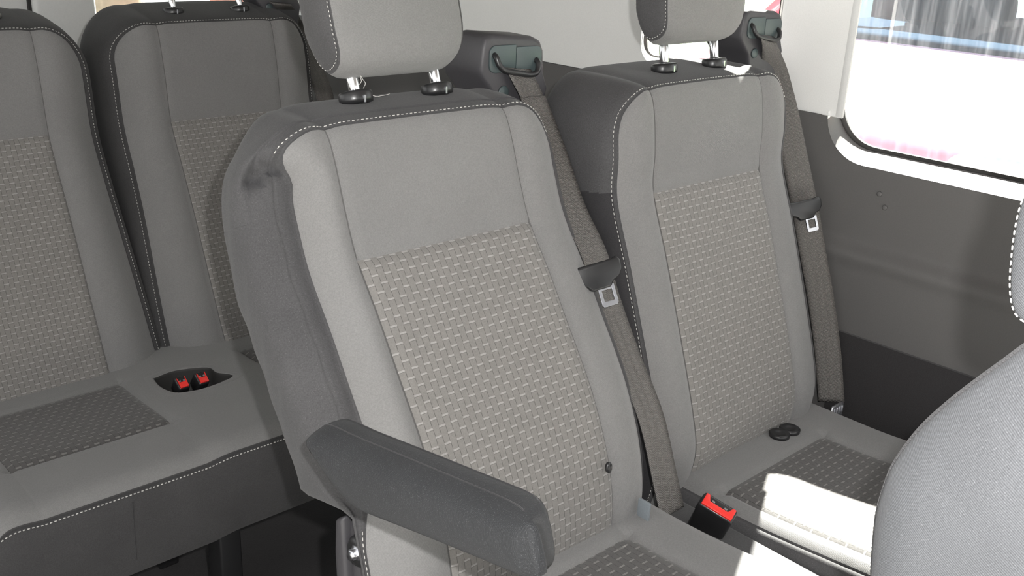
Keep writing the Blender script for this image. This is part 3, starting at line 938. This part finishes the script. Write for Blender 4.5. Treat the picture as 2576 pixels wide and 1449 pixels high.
# grey fabric tab at the foot of A's backrest
ta_ = at(1612, 1258, z=.615)
M_TAB = fabric('grey_ribbon', (.17, .19, .205), grain=.1, sheen=.1)
box('fabric_tab', (ta_[0] - .003, ta_[1] - .016, .585), (ta_[0] + .001, ta_[1] + .002, .618), M_TAB, A, bevel=.001)

# --- third row bench
ROW3 = thing('bench_seat', 'grey fabric rear bench seat with two backrests and woven panels', 'bench seat', (.04, .7, FLOORZ))
PD = [(.842, .400), (.862, .450), (.885, .50), (.925, .60), (.965, .70), (1.005, .79), (1.038, .867), (1.050, .96), (1.066, 1.048)]
def shifty(P, d): return [(a + d, b) for a, b in P]
pfD, PD3, brD = backrest(ROW3, .27, PD, .868, S=.1225, W0=.205, r=.062, depth=.13, dark=M_DARK3, crown=.003, ktop=.38, rear=True)
pfC, PC3, brC = backrest(ROW3, -.205, shifty(PD, -.004), .868, S=.1225, W0=.205, r=.075, depth=.13, dark=M_DARK3, crown=.003, ktop=.38, rear=True)
qd, td = top_frame(pfD, .055, .021)
headrest(ROW3, .27, (.27, qd[0], qd[1]), (0, .2, .98), dark=M_DARK3, post_gap=.072)
headrest(ROW3, -.215, (-.215, qd[0] - .004, qd[1]), (0, .2, .98), dark=M_DARK3, post_gap=.072)
RH = [(385, 942), (400, 962), (425, 978), (455, 984), (520, 972), (586, 942), (545, 930), (520, 915), (440, 922)]
ZR = .475
RH3 = [at(px, py, z=ZR)[:2] for px, py in RH]
RHC = (sum(p[0] for p in RH3) / len(RH3), sum(p[1] for p in RH3) / len(RH3))
c3 = cushion(ROW3, 'cushion', .0825, .4775, .905, .478, lambda y: .462 + .010 * sm(-y, -.8, -.6),
             [(-.335, -.085, .815, .605), (.150, .395, .815, .605)], dark=M_DARK3, ins_mat=M_SEAT_INS, side_h=.14, hole=[(RHC[0] + (a - RHC[0]) * 1.13, RHC[1] + (b - RHC[1]) * 1.13) for a, b in RH3])
def tray():
    n = len(RH3); P = [Vector((a, b, 0)) for a, b in catmull([tuple(p) for p in RH3] + [tuple(RH3[0])], 5)[:-1]]; n = len(P)
    cen = sum(P, Vector()) / n; vs = []; rings = [(1.32, -.0012), (1.22, .0006), (1.06, .0010), (1.0, -.0004), (.985, -.005), (.95, -.03), (.9, -.045), (.0, -.045)]
    for (k, dz) in rings:
        for p in P:
            q = cen + (p - cen) * k; zz = .467 + .010 * sm(-q.y, -.8, -.6) + dz
            vs.append((q.x, q.y, zz))
    fs = [(i * n + k, i * n + (k + 1) % n, (i + 1) * n + (k + 1) % n, (i + 1) * n + k) for i in range(len(rings) - 1) for k in range(n)]
    fm = [0 if i < 3 else 1 for i in range(len(rings) - 1) for k in range(n)]
    return link('buckle_recess', vs, fs, None, c3, mats=[M_GREY, M_RUB], fmat=fm, uvs=[(v[0], v[1]) for v in vs])
tray()
def seam_line(pts, r=.0009, mt=None):
    P = catmull(pts, 8)
    tube('seam', [Vector(p) for p in P], r, mt or M_DARK3, c3, seg=6)
seam_line([(-.085, .605, .4655), (-.072, .56, .4695), (-.066, .52, .4700), (-.076, .495, .4625), (-.080, .480, .451)])
seam_line([(-.335, .605, .4655), (-.325, .56, .4695), (-.318, .52, .4700), (-.322, .495, .4625), (-.324, .480, .451)])
seam_line([(-.212, .4635, .440), (-.2135, .4625, .40), (-.215, .4635, .335)], .0008, M_LOW)
for x in (-.45, -.03, .40):
    box('leg', (x - .02, .53, FLOORZ), (x + .02, .58, .34), M_BLACK, ROW3, bevel=.004)
    box('leg', (x - .02, .80, FLOORZ), (x + .02, .85, .34), M_BLACK, ROW3, bevel=.004)

# ------------------------------------------------------------------ belt buckles
def buckle(label, base, axis, wid, th, ln, group, out=.5, face=None):
    """box-shaped buckle: black housing, red press button, slot with two steel catches"""
    ax = Vector(axis).normalized(); f = Vector(face); f = (f - ax * f.dot(ax)).normalized(); s = ax.cross(f)
    c = Vector(base)
    M = Matrix(((s.x, f.x, ax.x, c.x), (s.y, f.y, ax.y, c.y), (s.z, f.z, ax.z, c.z), (0, 0, 0, 1)))
    t = thing('belt_buckle', label, 'buckle', c, group)
    box('housing', (-wid / 2, -th / 2, -ln), (wid / 2, th / 2, 0), M_BLACK, t, bevel=.004, M=M, bseg=3)
    # C-shaped press button
    pts = [(-wid / 2 + .003, -th / 2 + .002), (wid / 2 - .003, -th / 2 + .002), (wid / 2 - .003, th * .36), (wid * .34, th * .36), (wid * .26, -th * .02), (-wid * .26, -th * .02), (-wid * .34, th * .36), (-wid / 2 + .003, th * .36)]
    prism('press_button', [M @ Vector((a, b, -.001)) for a, b in pts], ax * .004, M_RED, t, bevel=.0008)
    for k in (-.18, .18):
        box('catch', (wid * k - .002, th * .02, -.001), (wid * k + .002, th * .14, .002), M_STEEL, t, M=M)
    return t
b0 = at(1808, 1276, z=.585)
buckle('black buckle with a red button standing in the gap between the two nearer seats', (b0[0], b0[1], .585), (-.30, -.42, .85), .048, .022, .085, None, face=(.75, .1, .5))
b1 = at(459, 964, z=.478); b2 = at(509, 952, z=.478)
buckle('left one of the two red-button buckles in the rear bench recess', (b1[0], b1[1], .480), (-.06, -.60, .80), .021, .026, .035, 'buckles in the rear bench recess', face=(0, .8, .6))
buckle('right one of the two red-button buckles in the rear bench recess', (b2[0], b2[1], .480), (.02, -.60, .80), .021, .026, .035, 'buckles in the rear bench recess', face=(0, .8, .6))

# ------------------------------------------------------------------ seat belts
def strap(name, path, wid, dirs, mat, parent, th=.0013):
    """webbing ribbon along path; dirs = width direction at each point"""
    P = [Vector(p) for p in path]; vs = []; uv = []; d = 0
    for k, p in enumerate(P):
        if k: d += (P[k] - P[k - 1]).length
        w = Vector(dirs[k]).normalized(); t = (P[min(k + 1, len(P) - 1)] - P[max(k - 1, 0)]).normalized(); n = t.cross(w).normalized()
        for j in range(7):
            a = (j / 6 - .5) * wid
            vs.append(p + w * a + n * (th * .5 * (1 - (abs(j - 3) / 3) ** 4) * 0)); uv.append((a, d))
    o = link(name, vs, grid_faces(len(P), 7), mat, parent, uvs=uv, solid=th)
    return o
def interp_path(keys, n=10):
    pts = catmull([k[0] for k in keys], n); ds = catmull([k[1] for k in keys], n)
    return pts, ds
def tongue(parent, c, down, wdir, s=1.0, lat=.006):
    """moulded grip crossing the webbing and the steel latch plate below it"""
    d = Vector(down).normalized(); w = Vector(wdir); w = (w - d * w.dot(d)).normalized(); n = w.cross(d).normalized()
    if n.dot(Vector(CAM) - Vector(c)) < 0: n = -n
    c = Vector(c) + n * .003
    def q(a, b, h): return c + w * a * s + d * b * s + n * h * s
    ol = [(-.034, -.010), (-.030, -.016), (-.022, -.014), (.022, -.014), (.030, -.016), (.034, -.010), (.033, .002), (.027, .010), (.018, .013), (.013, .020), (-.013, .020), (-.018, .013), (-.027, .010), (-.033, .002)]
    g = prism('tongue', [q(a, b, -.004) for a, b in ol], n * .0085 * s, M_BLACK, parent, bevel=.0028 * s, bseg=3)
    bw = .011
    o = [(-bw, .016), (bw, .016), (bw, .040), (bw - .002, .043), (-bw + .002, .043), (-bw, .040)]
    i = [(-bw + .004, .022), (bw - .004, .022), (bw - .004, .036), (bw - .0045, .0365), (-bw + .0045, .0365), (-bw + .004, .036)]
    vs = [q(a, b, h) for h in (-.001, .0015) for a, b in o + i]; m_ = 6; fs = []
    for k in range(m_):
        k2 = (k + 1) % m_
        fs += [(k, k2, m_ + k2, m_ + k), (12 + k, 12 + m_ + k, 12 + m_ + k2, 12 + k2), (k, 12 + k, 12 + k2, k2), (m_ + k, m_ + k2, 12 + m_ + k2, 12 + m_ + k)]
    link('latch_plate', [v + w * lat for v in vs], fs, M_STEEL, g, smooth=False, bevel=.0005)
    return g
def retractor(parent, ctr, sc=1.0, yaw=0, swap=1):
    """belt outlet housing on the backrest's shoulder. local: x across, z up, -y to the front"""
    R_ = Matrix.Rotation(yaw, 4, 'Z'); T_ = Matrix.Translation(Vector(ctr)) @ R_
    def q(x, y, z): return T_ @ Vector((x * sc, y * sc, z * sc))
    ol = [(-.050, .036), (-.046, .046), (-.038, .050), (.030, .045), (.042, .040), (.048, .028), (.050, .0), (.053, -.008), (.058, -.020), (.055, -.034), (.050, -.075), (-.022, -.075), (-.025, -.040), (-.031, -.022), (-.050, .000), (-.053, .010)]
    # body: three nested sections from the front face back
    secs = [(-.000, .90, 0), (.003, .97, 0), (.008, 1.0, 0), (.050, 1.0, 0), (.075, .97, -.004), (.082, .9, -.006)]
    vs = []; n = len(ol); P = [np.array(p) for p in ol]; cen = np.array([0, -.01])
    for (y, k, dz) in secs:
        for p in P:
            e = cen + (p - cen) * (1 - (1 - k) * .8); vs.append(q(e[0], y, e[1] + dz))
    fs = [(i * n + k, i * n + (k + 1) % n, (i + 1) * n + (k + 1) % n, (i + 1) * n + k) for i in range(len(secs) - 1) for k in range(n)]
    fs += [tuple(range(n)), tuple(range((len(secs) - 1) * n, len(secs) * n))]
    h = link('retractor_cover', vs, fs, M_BLACKM, parent, bevel=.0016, bseg=2); fixn(h)
    # outlet plate (two halves), rounded
    def plate(x0, x1, z0, z1, r0, r1):
        pts = []
        for (cx, cz_, a0, rr) in ((x0 + r0, z0 + r0, 180, r0), (x1 - r1, z0 + r1, 270, r1), (x1 - r1, z1 - r1, 0, r1), (x0 + r0, z1 - r0, 90, r0)):
            for k in range(6):
                a = math.radians(a0 + 90 * k / 5); pts.append((cx + rr * math.cos(a), cz_ + rr * math.sin(a)))
        return pts
    for (x0, x1, r0, r1, za, zb) in ((-.040, .0005, .009, .0012, .004, .037), (.0015, .042, .0012, .009, .000, .034)):
        prism('outlet_plate', [q(a, -.0022, b - .0) for a, b in plate(x0, x1, za, zb, r0, r1)], (T_.to_3x3() @ Vector((0, .004 * sc, 0))), M_TEAL, h, bevel=.0007)
    # U-shaped guide bar standing off the plate
    bar = [(-.033, -.001, .026), (-.033, -.006, .023), (-.031, -.009, .015), (-.025, -.011, .009), (-.014, -.012, .006), (.0, -.0125, .0035), (.015, -.012, .001), (.026, -.011, .002), (.031, -.009, .007), (.033, -.006, .014), (.033, -.001, .017)]
    tube('guide_bar', [q(*p) for p in catmull(bar, 5)], [.0036 * sc] * (len(catmull(bar, 5))), M_BLACK, h, seg=12)
    # round blanking cap
    lathe('cap', q(-.016, -.0005, -.020), (T_.to_3x3() @ Vector((0, -1, 0))), [(.0080 * sc, 0), (.0078 * sc, .0010), (.0068 * sc, .0017)], M_TEAL, h, seg=28)
    return h, q

# belt A: hangs beside the reclined seat
SBA = thing('seat_belt', 'brown grey seat belt hanging in the gap beside the reclined armrest seat', 'seat belt', (.23, .1, .9))
ra = at(1292, 165, y=.135)
hA, qA = retractor(SBA, (ra[0] + .006, .140, ra[2] - .013), 1.06, yaw=math.radians(-4))
bxA = .232
bk = [((1318, 218), .075), ((1345, 255), 0), ((1392, 380), 0), ((1440, 520), 0), ((1495, 640), 0), ((1530, 760), 0), ((1580, 900), 0), ((1638, 1050), 0), ((1672, 1200), 0), ((1692, 1290), 0)]
keysA = [(tuple(qA(.003, -.004, .008)), (1, 0, -.12)), (tuple(qA(.007, -.012, -.006)), (1, .0, -.12)), (tuple(qA(.018, -.016, -.026)), (1, .0, -.15))]
for i, ((px, py), _) in enumerate(bk[1:]):
    p = at(px, py, x=bxA); keysA.append((tuple(p), (.95, .0, 0) if i else (1, .05, 0)))
ptsA, dsA = interp_path(keysA, 10)
strap('webbing', ptsA, .046, dsA, M_WEB, SBA)
pt = at(1500, 690, x=bxA - .002)
dnA = Vector(at(1530, 760, x=bxA)) - Vector(at(1495, 640, x=bxA))
tongue(SBA, CAM + (pt - CAM) * .955, dnA, (1, -.45, .20), .98, lat=.006)

# belt B: against the wall
SBB = thing('seat_belt', 'brown grey seat belt hanging along the wall beside the window seat', 'seat belt', (.75, .05, .9))
rb = at(1925, 90, y=.085)
hB, qB = retractor(SBB, (rb[0] + .004, .092, rb[2] - .008), .97, yaw=math.radians(-6))
bxB = .752
keysB = [(tuple(qB(.003, -.004, .008)), (1, 0, -.12)), (tuple(qB(.006, -.012, -.006)), (1, 0, -.1))]
for (px, py) in ((1952, 190), (1975, 280), (2000, 400), (2025, 520), (2042, 620), (2065, 750), (2082, 880), (2092, 1010)):
    p = at(px, py, x=bxB); keysB.append((tuple(p), (.55, -.5, 0)))
ptsB, dsB = interp_path(keysB, 10)
strap('webbing', ptsB, .044, dsB, M_WEB, SBB)
ptb = at(2021, 524, x=bxB - .004)
tongue(SBB, CAM + (ptb - CAM) * .985, Vector(at(2042, 620, x=bxB)) - Vector(at(2015, 480, x=bxB)), (.88, -.42, .08), .92, lat=.008)
an = at(2090, 1010, x=bxB)
M_BRUSH = metal('brushed_metal', (.75, .76, .80), .38)
ab = box('anchor_plate', (bxB - .020, an[1] - .016, an[2] - .024), (bxB + .016, an[1] - .012, an[2] + .002), M_BRUSH, SBB, bevel=.002)
for k in range(4):
    box('rib', (bxB - .014 + k * .008, an[1] - .0175, an[2] - .016), (bxB - .011 + k * .008, an[1] - .0155, an[2] - .004), M_BRUSH, ab, bevel=.0005)
# belt of the rear bench, right of its seat
SBD = thing('seat_belt', 'seat belt with dark retractor on the rear bench shoulder, behind the headrest', 'seat belt', (.47, 1.05, .9))
rd = at(700, -8, y=1.115)
hD, qD = retractor(SBD, (rd[0], 1.125, rd[2] - .002), 1.0, yaw=math.radians(-6))
keysD = [(tuple(qD(.004, -.006, -.010)), (1, 0, -.12)), (tuple(qD(.012, -.012, -.018)), (1, 0, -.1))]
for (px, py) in ((745, 70), (775, 140), (810, 220), (835, 320), (870, 450)):
    p = at(px, py, x=.545 if py > 80 else .53); keysD.append((tuple(p), (.95, 0, 0)))
last = keysD[-1][0]; keysD.append(((last[0], last[1] - .16, .46), (.95, 0, 0)))
ptsD, dsD = interp_path(keysD, 8)
strap('webbing', ptsD, .046, dsD, M_WEB, SBD)

# ------------------------------------------------------------------ the nearest seat (front row), at the picture's edge
FR = thing('front_seat', 'dark charcoal seat with rounded shoulder at the right edge, nearest the camera', 'seat', (-.03, -.78, FLOORZ))
FX = -.22
sil = [(2187, 1520), (2186, 1449), (2190, 1380), (2198, 1300), (2212, 1245), (2232, 1190), (2255, 1150), (2290, 1103), (2330, 1060), (2390, 1008), (2450, 962), (2515, 915), (2580, 868), (2680, 810), (2800, 765)]
sp = [at(px, py, x=FX) for px, py in sil]
prof_f = [(p[1], p[2]) for p in sp]
top = prof_f[-1]; bot = prof_f[0]
prof_f = [(bot[0] - .005, .50), (bot[0] - .003, .70), (bot[0] - .001, bot[1] - .08)] + prof_f + [(top[0] - .06, top[1] - .005), (top[0] - .10, top[1] - .04), (top[0] - .115, top[1] - .12), (top[0] - .13, .8), (top[0] - .13, .5)]
def slab(name, outline, x0, x1, mat, parent, dome=.012, edge=.006, ridge=None):
    cl = [np.array(p) for p in catmull(outline, 6)]; n = len(cl); cen = sum(cl) / n
    vs = []; uv = []; secs = [(-dome, .35), (-dome * .85, .6), (-dome * .5, .82), (-dome * .15, .94), (0, .985), (edge, 1.0)]
    rings = [(x0 + a, k) for a, k in secs] + [(x1 - a, k) for a, k in secs[::-1]]
    for (x, k) in rings:
        for p in cl:
            sx = np.array([np.clip(p[0], cen[0] - .03, cen[0] + .03) * .5 + cen[0] * .5, p[1]])
            # keep heights, pull depth in; near the top pull both
            q = cen + (p - cen) * k; vs.append((x, q[0], q[1])); uv.append((q[0], q[1]))
    fs = [(i * n + k, i * n + (k + 1) % n, (i + 1) * n + (k + 1) % n, (i + 1) * n + k) for i in range(len(rings) - 1) for k in range(n)]
    fs += [tuple(range(n)), tuple(range((len(rings) - 1) * n, len(rings) * n))]
    o = link(name, vs, fs, mat, parent, uvs=uv); fixn(o); return o, cl
M_TW2 = twill('front_seat_twill', (.094, .097, .104), ax=(0, .6, -1.0), per=.0013, mixs=.12, amp=.12)
fb, fcl = slab('backrest', prof_f, FX, FX + .42, M_TW2, FR, dome=.02, edge=.01)
ridge = [Vector((FX + .004, *p)) for p in fcl if p[1] > .75]
stitches('stitching', [r + Vector((-.002, 0, 0)) for r in ridge], fb, mat=M_DARK, length=.002, gap=.001, th=.0006)
tube('edge_seam', ridge, .0013, M_DARK, fb, seg=8)
hs = [(2545, 470), (2552, 560), (2538, 640), (2533, 720), (2540, 785), (2570, 818), (2620, 838)]
hx = -.21
hp = [at(px, py, x=hx) for px, py in [(2600, 440), (2572, 500), (2556, 560), (2545, 640), (2540, 720), (2548, 780), (2572, 812), (2640, 838)]]
ho = [(p[1], p[2]) for p in hp]
ho = ho + [(ho[-1][0] - .06, ho[-1][1] + .0), (ho[-1][0] - .08, ho[-1][1] + .05), (ho[0][0] - .07, ho[0][1] + .06), (ho[0][0] - .03, ho[0][1] + .075), (ho[0][0] - .005, ho[0][1] + .05)]
fh, hcl = slab('headrest', ho + [ho[0]], hx, hx + .20, M_TW2, FR, dome=.008, edge=.008)
hpath = [Vector((hx - .0035, *(np.array(p) * .0 + (sum(hcl) / len(hcl)) + (np.array(p) - sum(hcl) / len(hcl)) * .955))) for p in hcl]
stitches('stitching', hpath, fh, length=.0024, gap=.0012, th=.0005)
for dx in (.05, .15):
    q0 = Vector((FX + dx, ho[6][0] - .05, ho[6][1] + .02))
    tube('post', [q0, q0 - Vector((0, 0, .16))], .0066, M_CHROME, fh)
fc_ = box('cushion', (FX, -1.30, .42), (FX + .42, -.80, .56), M_DARK, FR, bevel=.03, bseg=4)
for dx in (.05, .37):
    box('leg', (FX + dx - .02, -1.25, FLOORZ), (FX + dx + .02, -1.2, .42), M_BLACK, FR)
    box('leg', (FX + dx - .02, -.9, FLOORZ), (FX + dx + .02, -.85, .42), M_BLACK, FR)

# ------------------------------------------------------------------ loose threads on seat A's top
def thread(label, pts):
    o = tube('loose_thread', catmull(pts, 6), .00035, M_STITCH, None, seg=5)
    tag(o, label, 'thread')
yy = qa[0] - .012
def tp(px, py, y=None): return tuple(at(px, py, y=y if y is not None else yy))
thread('frayed white thread lying on top of the reclined seat beside the headrest post', [tp(938, 240), (tp(948, 243)), tp(958, 241), tp(970, 239), tp(980, 236)])
thread('thin pale thread curling off the left headrest post of the reclined seat', [tp(901, 215), tp(909, 205), tp(906, 190), tp(913, 200), tp(919, 210), tp(914, 222)])

# ------------------------------------------------------------------ outside
def ext(name, col, rough=.8, n=4, amp=.3):
    M, t, b = newmat(name); n1 = noise(t, n, 4)
    f = math_(t, 'MULTIPLY_ADD', n1, amp * 2, 1 - amp); cc = node(t, 'ShaderNodeCombineColor')
    for i in range(3): t.links.new(math_(t, 'MULTIPLY', f, col[i]), cc.inputs[i])
    t.links.new(cc.outputs[0], b.inputs['Base Color']); b.inputs['Roughness'].default_value = rough
    return M
M_GRASS = ext('lawn', (.10, .19, .05), n=30); M_ASPH = ext('asphalt', (.24, .235, .22), n=50)
M_PAINT, _t, _b = newmat('red_car_paint'); _b.inputs['Base Color'].default_value = (.55, .10, .14, 1); _b.inputs['Roughness'].default_value = .3
_n = noise(_t, 40, 2); _t.links.new(math_(_t, 'MULTIPLY_ADD', _n, .05, .28), _b.inputs['Roughness']); _b.inputs['Coat Weight'].default_value = 1
M_CGL = plastic('car_glass', (.02, .025, .03), .05, spec=1.0, bmp=0)
M_BRICK = ext('brick', (.45, .20, .16), n=20); M_BARK = ext('bark', (.30, .25, .19), n=30); M_LEAF = ext('leaves', (.10, .16, .05), n=10, amp=.5)
GZ = -.62
struct(box('ground', (-14, -14, GZ - .1), (7.2, 26, GZ), M_ASPH))
struct(box('lawn', (7.2, -14, GZ - .1), (40, 16, GZ + .05), M_GRASS))
# parked red car, nose towards the van
M_CGL = glass('car_glass', tint=(.34, .42, .50), refl=.09)
M_INT = plastic('car_interior', (.05, .06, .08), .8, bmp=0)
CAR = thing('parked_car', 'red car parked nose-on outside the side window, bonnet blown out by sun', 'car', (2.6, .6, GZ))
cy0, cy1 = -.50, 1.62
nose = [(1.62, -.30), (1.60, .0), (1.62, .38), (1.655, .62), (1.69, .72), (1.74, .783), (1.83, .818), (2.0, .838), (2.3, .862), (2.55, .884), (2.72, .900), (3.2, .905), (4.4, .90), (5.8, .88), (5.95, .3), (5.95, -.35)]
def car_body():
    cl = catmull(nose, 5); n = len(cl); ysn = np.linspace(-1, 1, 29); vs = []
    for s in ysn:
        yy_ = (cy0 + cy1) / 2 + s * (cy1 - cy0) / 2
        for p in cl:
            k = abs(s) ** 3.5; x = p[0] + .25 * k if p[0] < 3 else p[0] - .1 * k; z = p[1] - .08 * abs(s) ** 6 * (1 if p[1] > .3 else 0)
            vs.append((x, yy_, z))
    o = link('body', vs, grid_faces(29, n), M_PAINT, CAR); fixn(o)
    for e in (0, 28):
        link('side_panel', [vs[e * n + k] for k in range(n)], [tuple(range(n))], M_PAINT, CAR)
    return o
cb = car_body()
link('windscreen', [(2.74, cy0 + .14, .900), (2.74, cy1 - .14, .900), (3.45, cy1 - .28, 1.40), (3.45, cy0 + .28, 1.40)], [(0, 1, 2, 3)], M_CGL, CAR, smooth=False)
link('side_window', [(2.95, cy0 + .16, .905), (4.7, cy0 + .16, .905), (4.6, cy0 + .28, 1.40), (3.45, cy0 + .28, 1.40)], [(0, 1, 2, 3)], M_CGL, CAR, smooth=False)
link('side_window', [(2.95, cy1 - .16, .905), (4.7, cy1 - .16, .905), (4.6, cy1 - .28, 1.40), (3.45, cy1 - .28, 1.40)], [(0, 1, 2, 3)], M_CGL, CAR, smooth=False)
prism('roof', [(x, cy0 + .27, z) for x, z in ((3.42, 1.40), (3.6, 1.46), (4.5, 1.46), (4.7, 1.40))], (0, cy1 - cy0 - .54, 0), M_PAINT, CAR, bevel=.03)
for yy_ in (cy0 + .15, cy1 - .15):
    tube('pillar', [(2.74, yy_, .90), (3.45, yy_ + (.13 if yy_ < .5 else -.13), 1.41)], .03, M_PAINT, CAR)
# front seats inside, seen through the windscreen, and the dashboard below them
for (ya, yb) in ((.865, 1.45), (-.32, .655)):
    pr_ = rrect(ya, yb, .60, 1.10, .10, 6)
    st_ = prism('seat', [(3.55, a, b) for a, b in pr_], (.14, 0, 0), M_INT, CAR, bevel=.03)
    ym = (ya + yb) / 2 if ya > 0 else .40
    prism('headrest', [(3.56, a, b) for a, b in rrect(ym - .13, ym + .13, 1.11, 1.30, .05, 6)], (.10, 0, 0), M_INT, st_, bevel=.02)
box('dashboard', (2.79, cy0 + .22, .55), (4.6, cy1 - .22, .925), M_INT, CAR, bevel=.03)
# headlights, grille, bumper
M_LAMP = plastic('lamp_glass', (.16, .24, .32), .1, spec=1.0, bmp=0)
hl = lathe('headlight', (1.690, .045, .762), (-1, 0, .12), [(.01, -.02), (.042, -.01), (.045, .01), (.036, .026), (.016, .032)], M_LAMP, CAR, sx=3.0, up=(0, 1, 0))
lathe('headlight', (1.690, 1.075, .762), (-1, 0, .12), [(.01, -.02), (.042, -.01), (.045, .01), (.036, .026), (.016, .032)], M_LAMP, CAR, sx=3.0, up=(0, 1, 0))
gr = box('grille', (1.575, .26, .30), (1.63, .86, .55), M_BLACK, CAR, bevel=.02)
for k in range(5):
    box('grille_bar', (1.565, .27, .325 + k * .045), (1.59, .85, .335 + k * .045), M_CHROME, gr)
box('bumper', (1.50, -.35, -.22), (1.62, 1.47, .05), M_PAINT, CAR, bevel=.04)
for (wx, wy) in ((2.3, cy0 + .12), (2.3, cy1 - .12), (5.1, cy0 + .12), (5.1, cy1 - .12)):
    wl = lathe('wheel', (wx, wy - .1, GZ + .33), (0, 1, 0), [(.18, 0), (.30, .0), (.33, .03), (.33, .17), (.30, .20), (.18, .20)], M_RUB, CAR, seg=32)
    lathe('hub', (wx, wy - .11, GZ + .33), (0, 1, 0), [(.17, 0), (.19, .02), (.19, .20), (.17, .22)], M_STEEL, wl, seg=24)
# trees and house seen in scraps of window
def tree(label, x, y, h, r, seed):
    rnd = random.Random(seed); t = thing('tree', label, 'tree', (x, y, GZ), 'trees outside the van')
    tube('trunk', [(x, y, GZ), (x + .03, y + .02, GZ + h * .3), (x - .04, y, GZ + h * .62), (x, y, GZ + h * .8)], [.17, .14, .11, .05], M_BARK, t, seg=12)
    vs = []; fs = []
    for k in range(900):
        a = rnd.uniform(0, 6.283); e = rnd.uniform(-.9, 1); rr = r * rnd.uniform(.45, 1) ** .5
        c = Vector((x + math.cos(a) * rr * math.sqrt(max(0, 1 - e * e)), y + math.sin(a) * rr * math.sqrt(max(0, 1 - e * e)), GZ + h * .78 + e * r * .8))
        s = rnd.uniform(.06, .14); d1 = Vector((rnd.gauss(0, 1), rnd.gauss(0, 1), rnd.gauss(0, 1))).normalized(); d2 = d1.orthogonal().normalized(); f0 = len(vs)
        vs += [c - d1 * s, c + d2 * s * .5, c + d1 * s, c - d2 * s * .5]; fs.append((f0, f0 + 1, f0 + 2, f0 + 3))
    o = link('foliage', vs, fs, M_LEAF, t, smooth=False)
    return t
tree('tree with pale trunk outside the tail window', 1.47, 4.6, 5, 1.6, 1)
tree('leafy tree beyond the lawn past the red car', 12.5, 5.0, 6, 2.2, 2)
tree('second leafy tree beyond the lawn, further forward past the red car', 13.5, -.5, 6, 2.4, 3)
H = thing('house', 'red brick house outside the tail window', 'house', (8, 12, GZ))
box('wall', (6.7, 10.5, GZ), (12, 14, 3.0), M_BRICK, H)
prism('roof', [(6.3, 10.2, 3.0), (12.4, 10.2, 3.0), (9.3, 10.2, 5.0)], (0, 4, 0), M_ASPH, H)
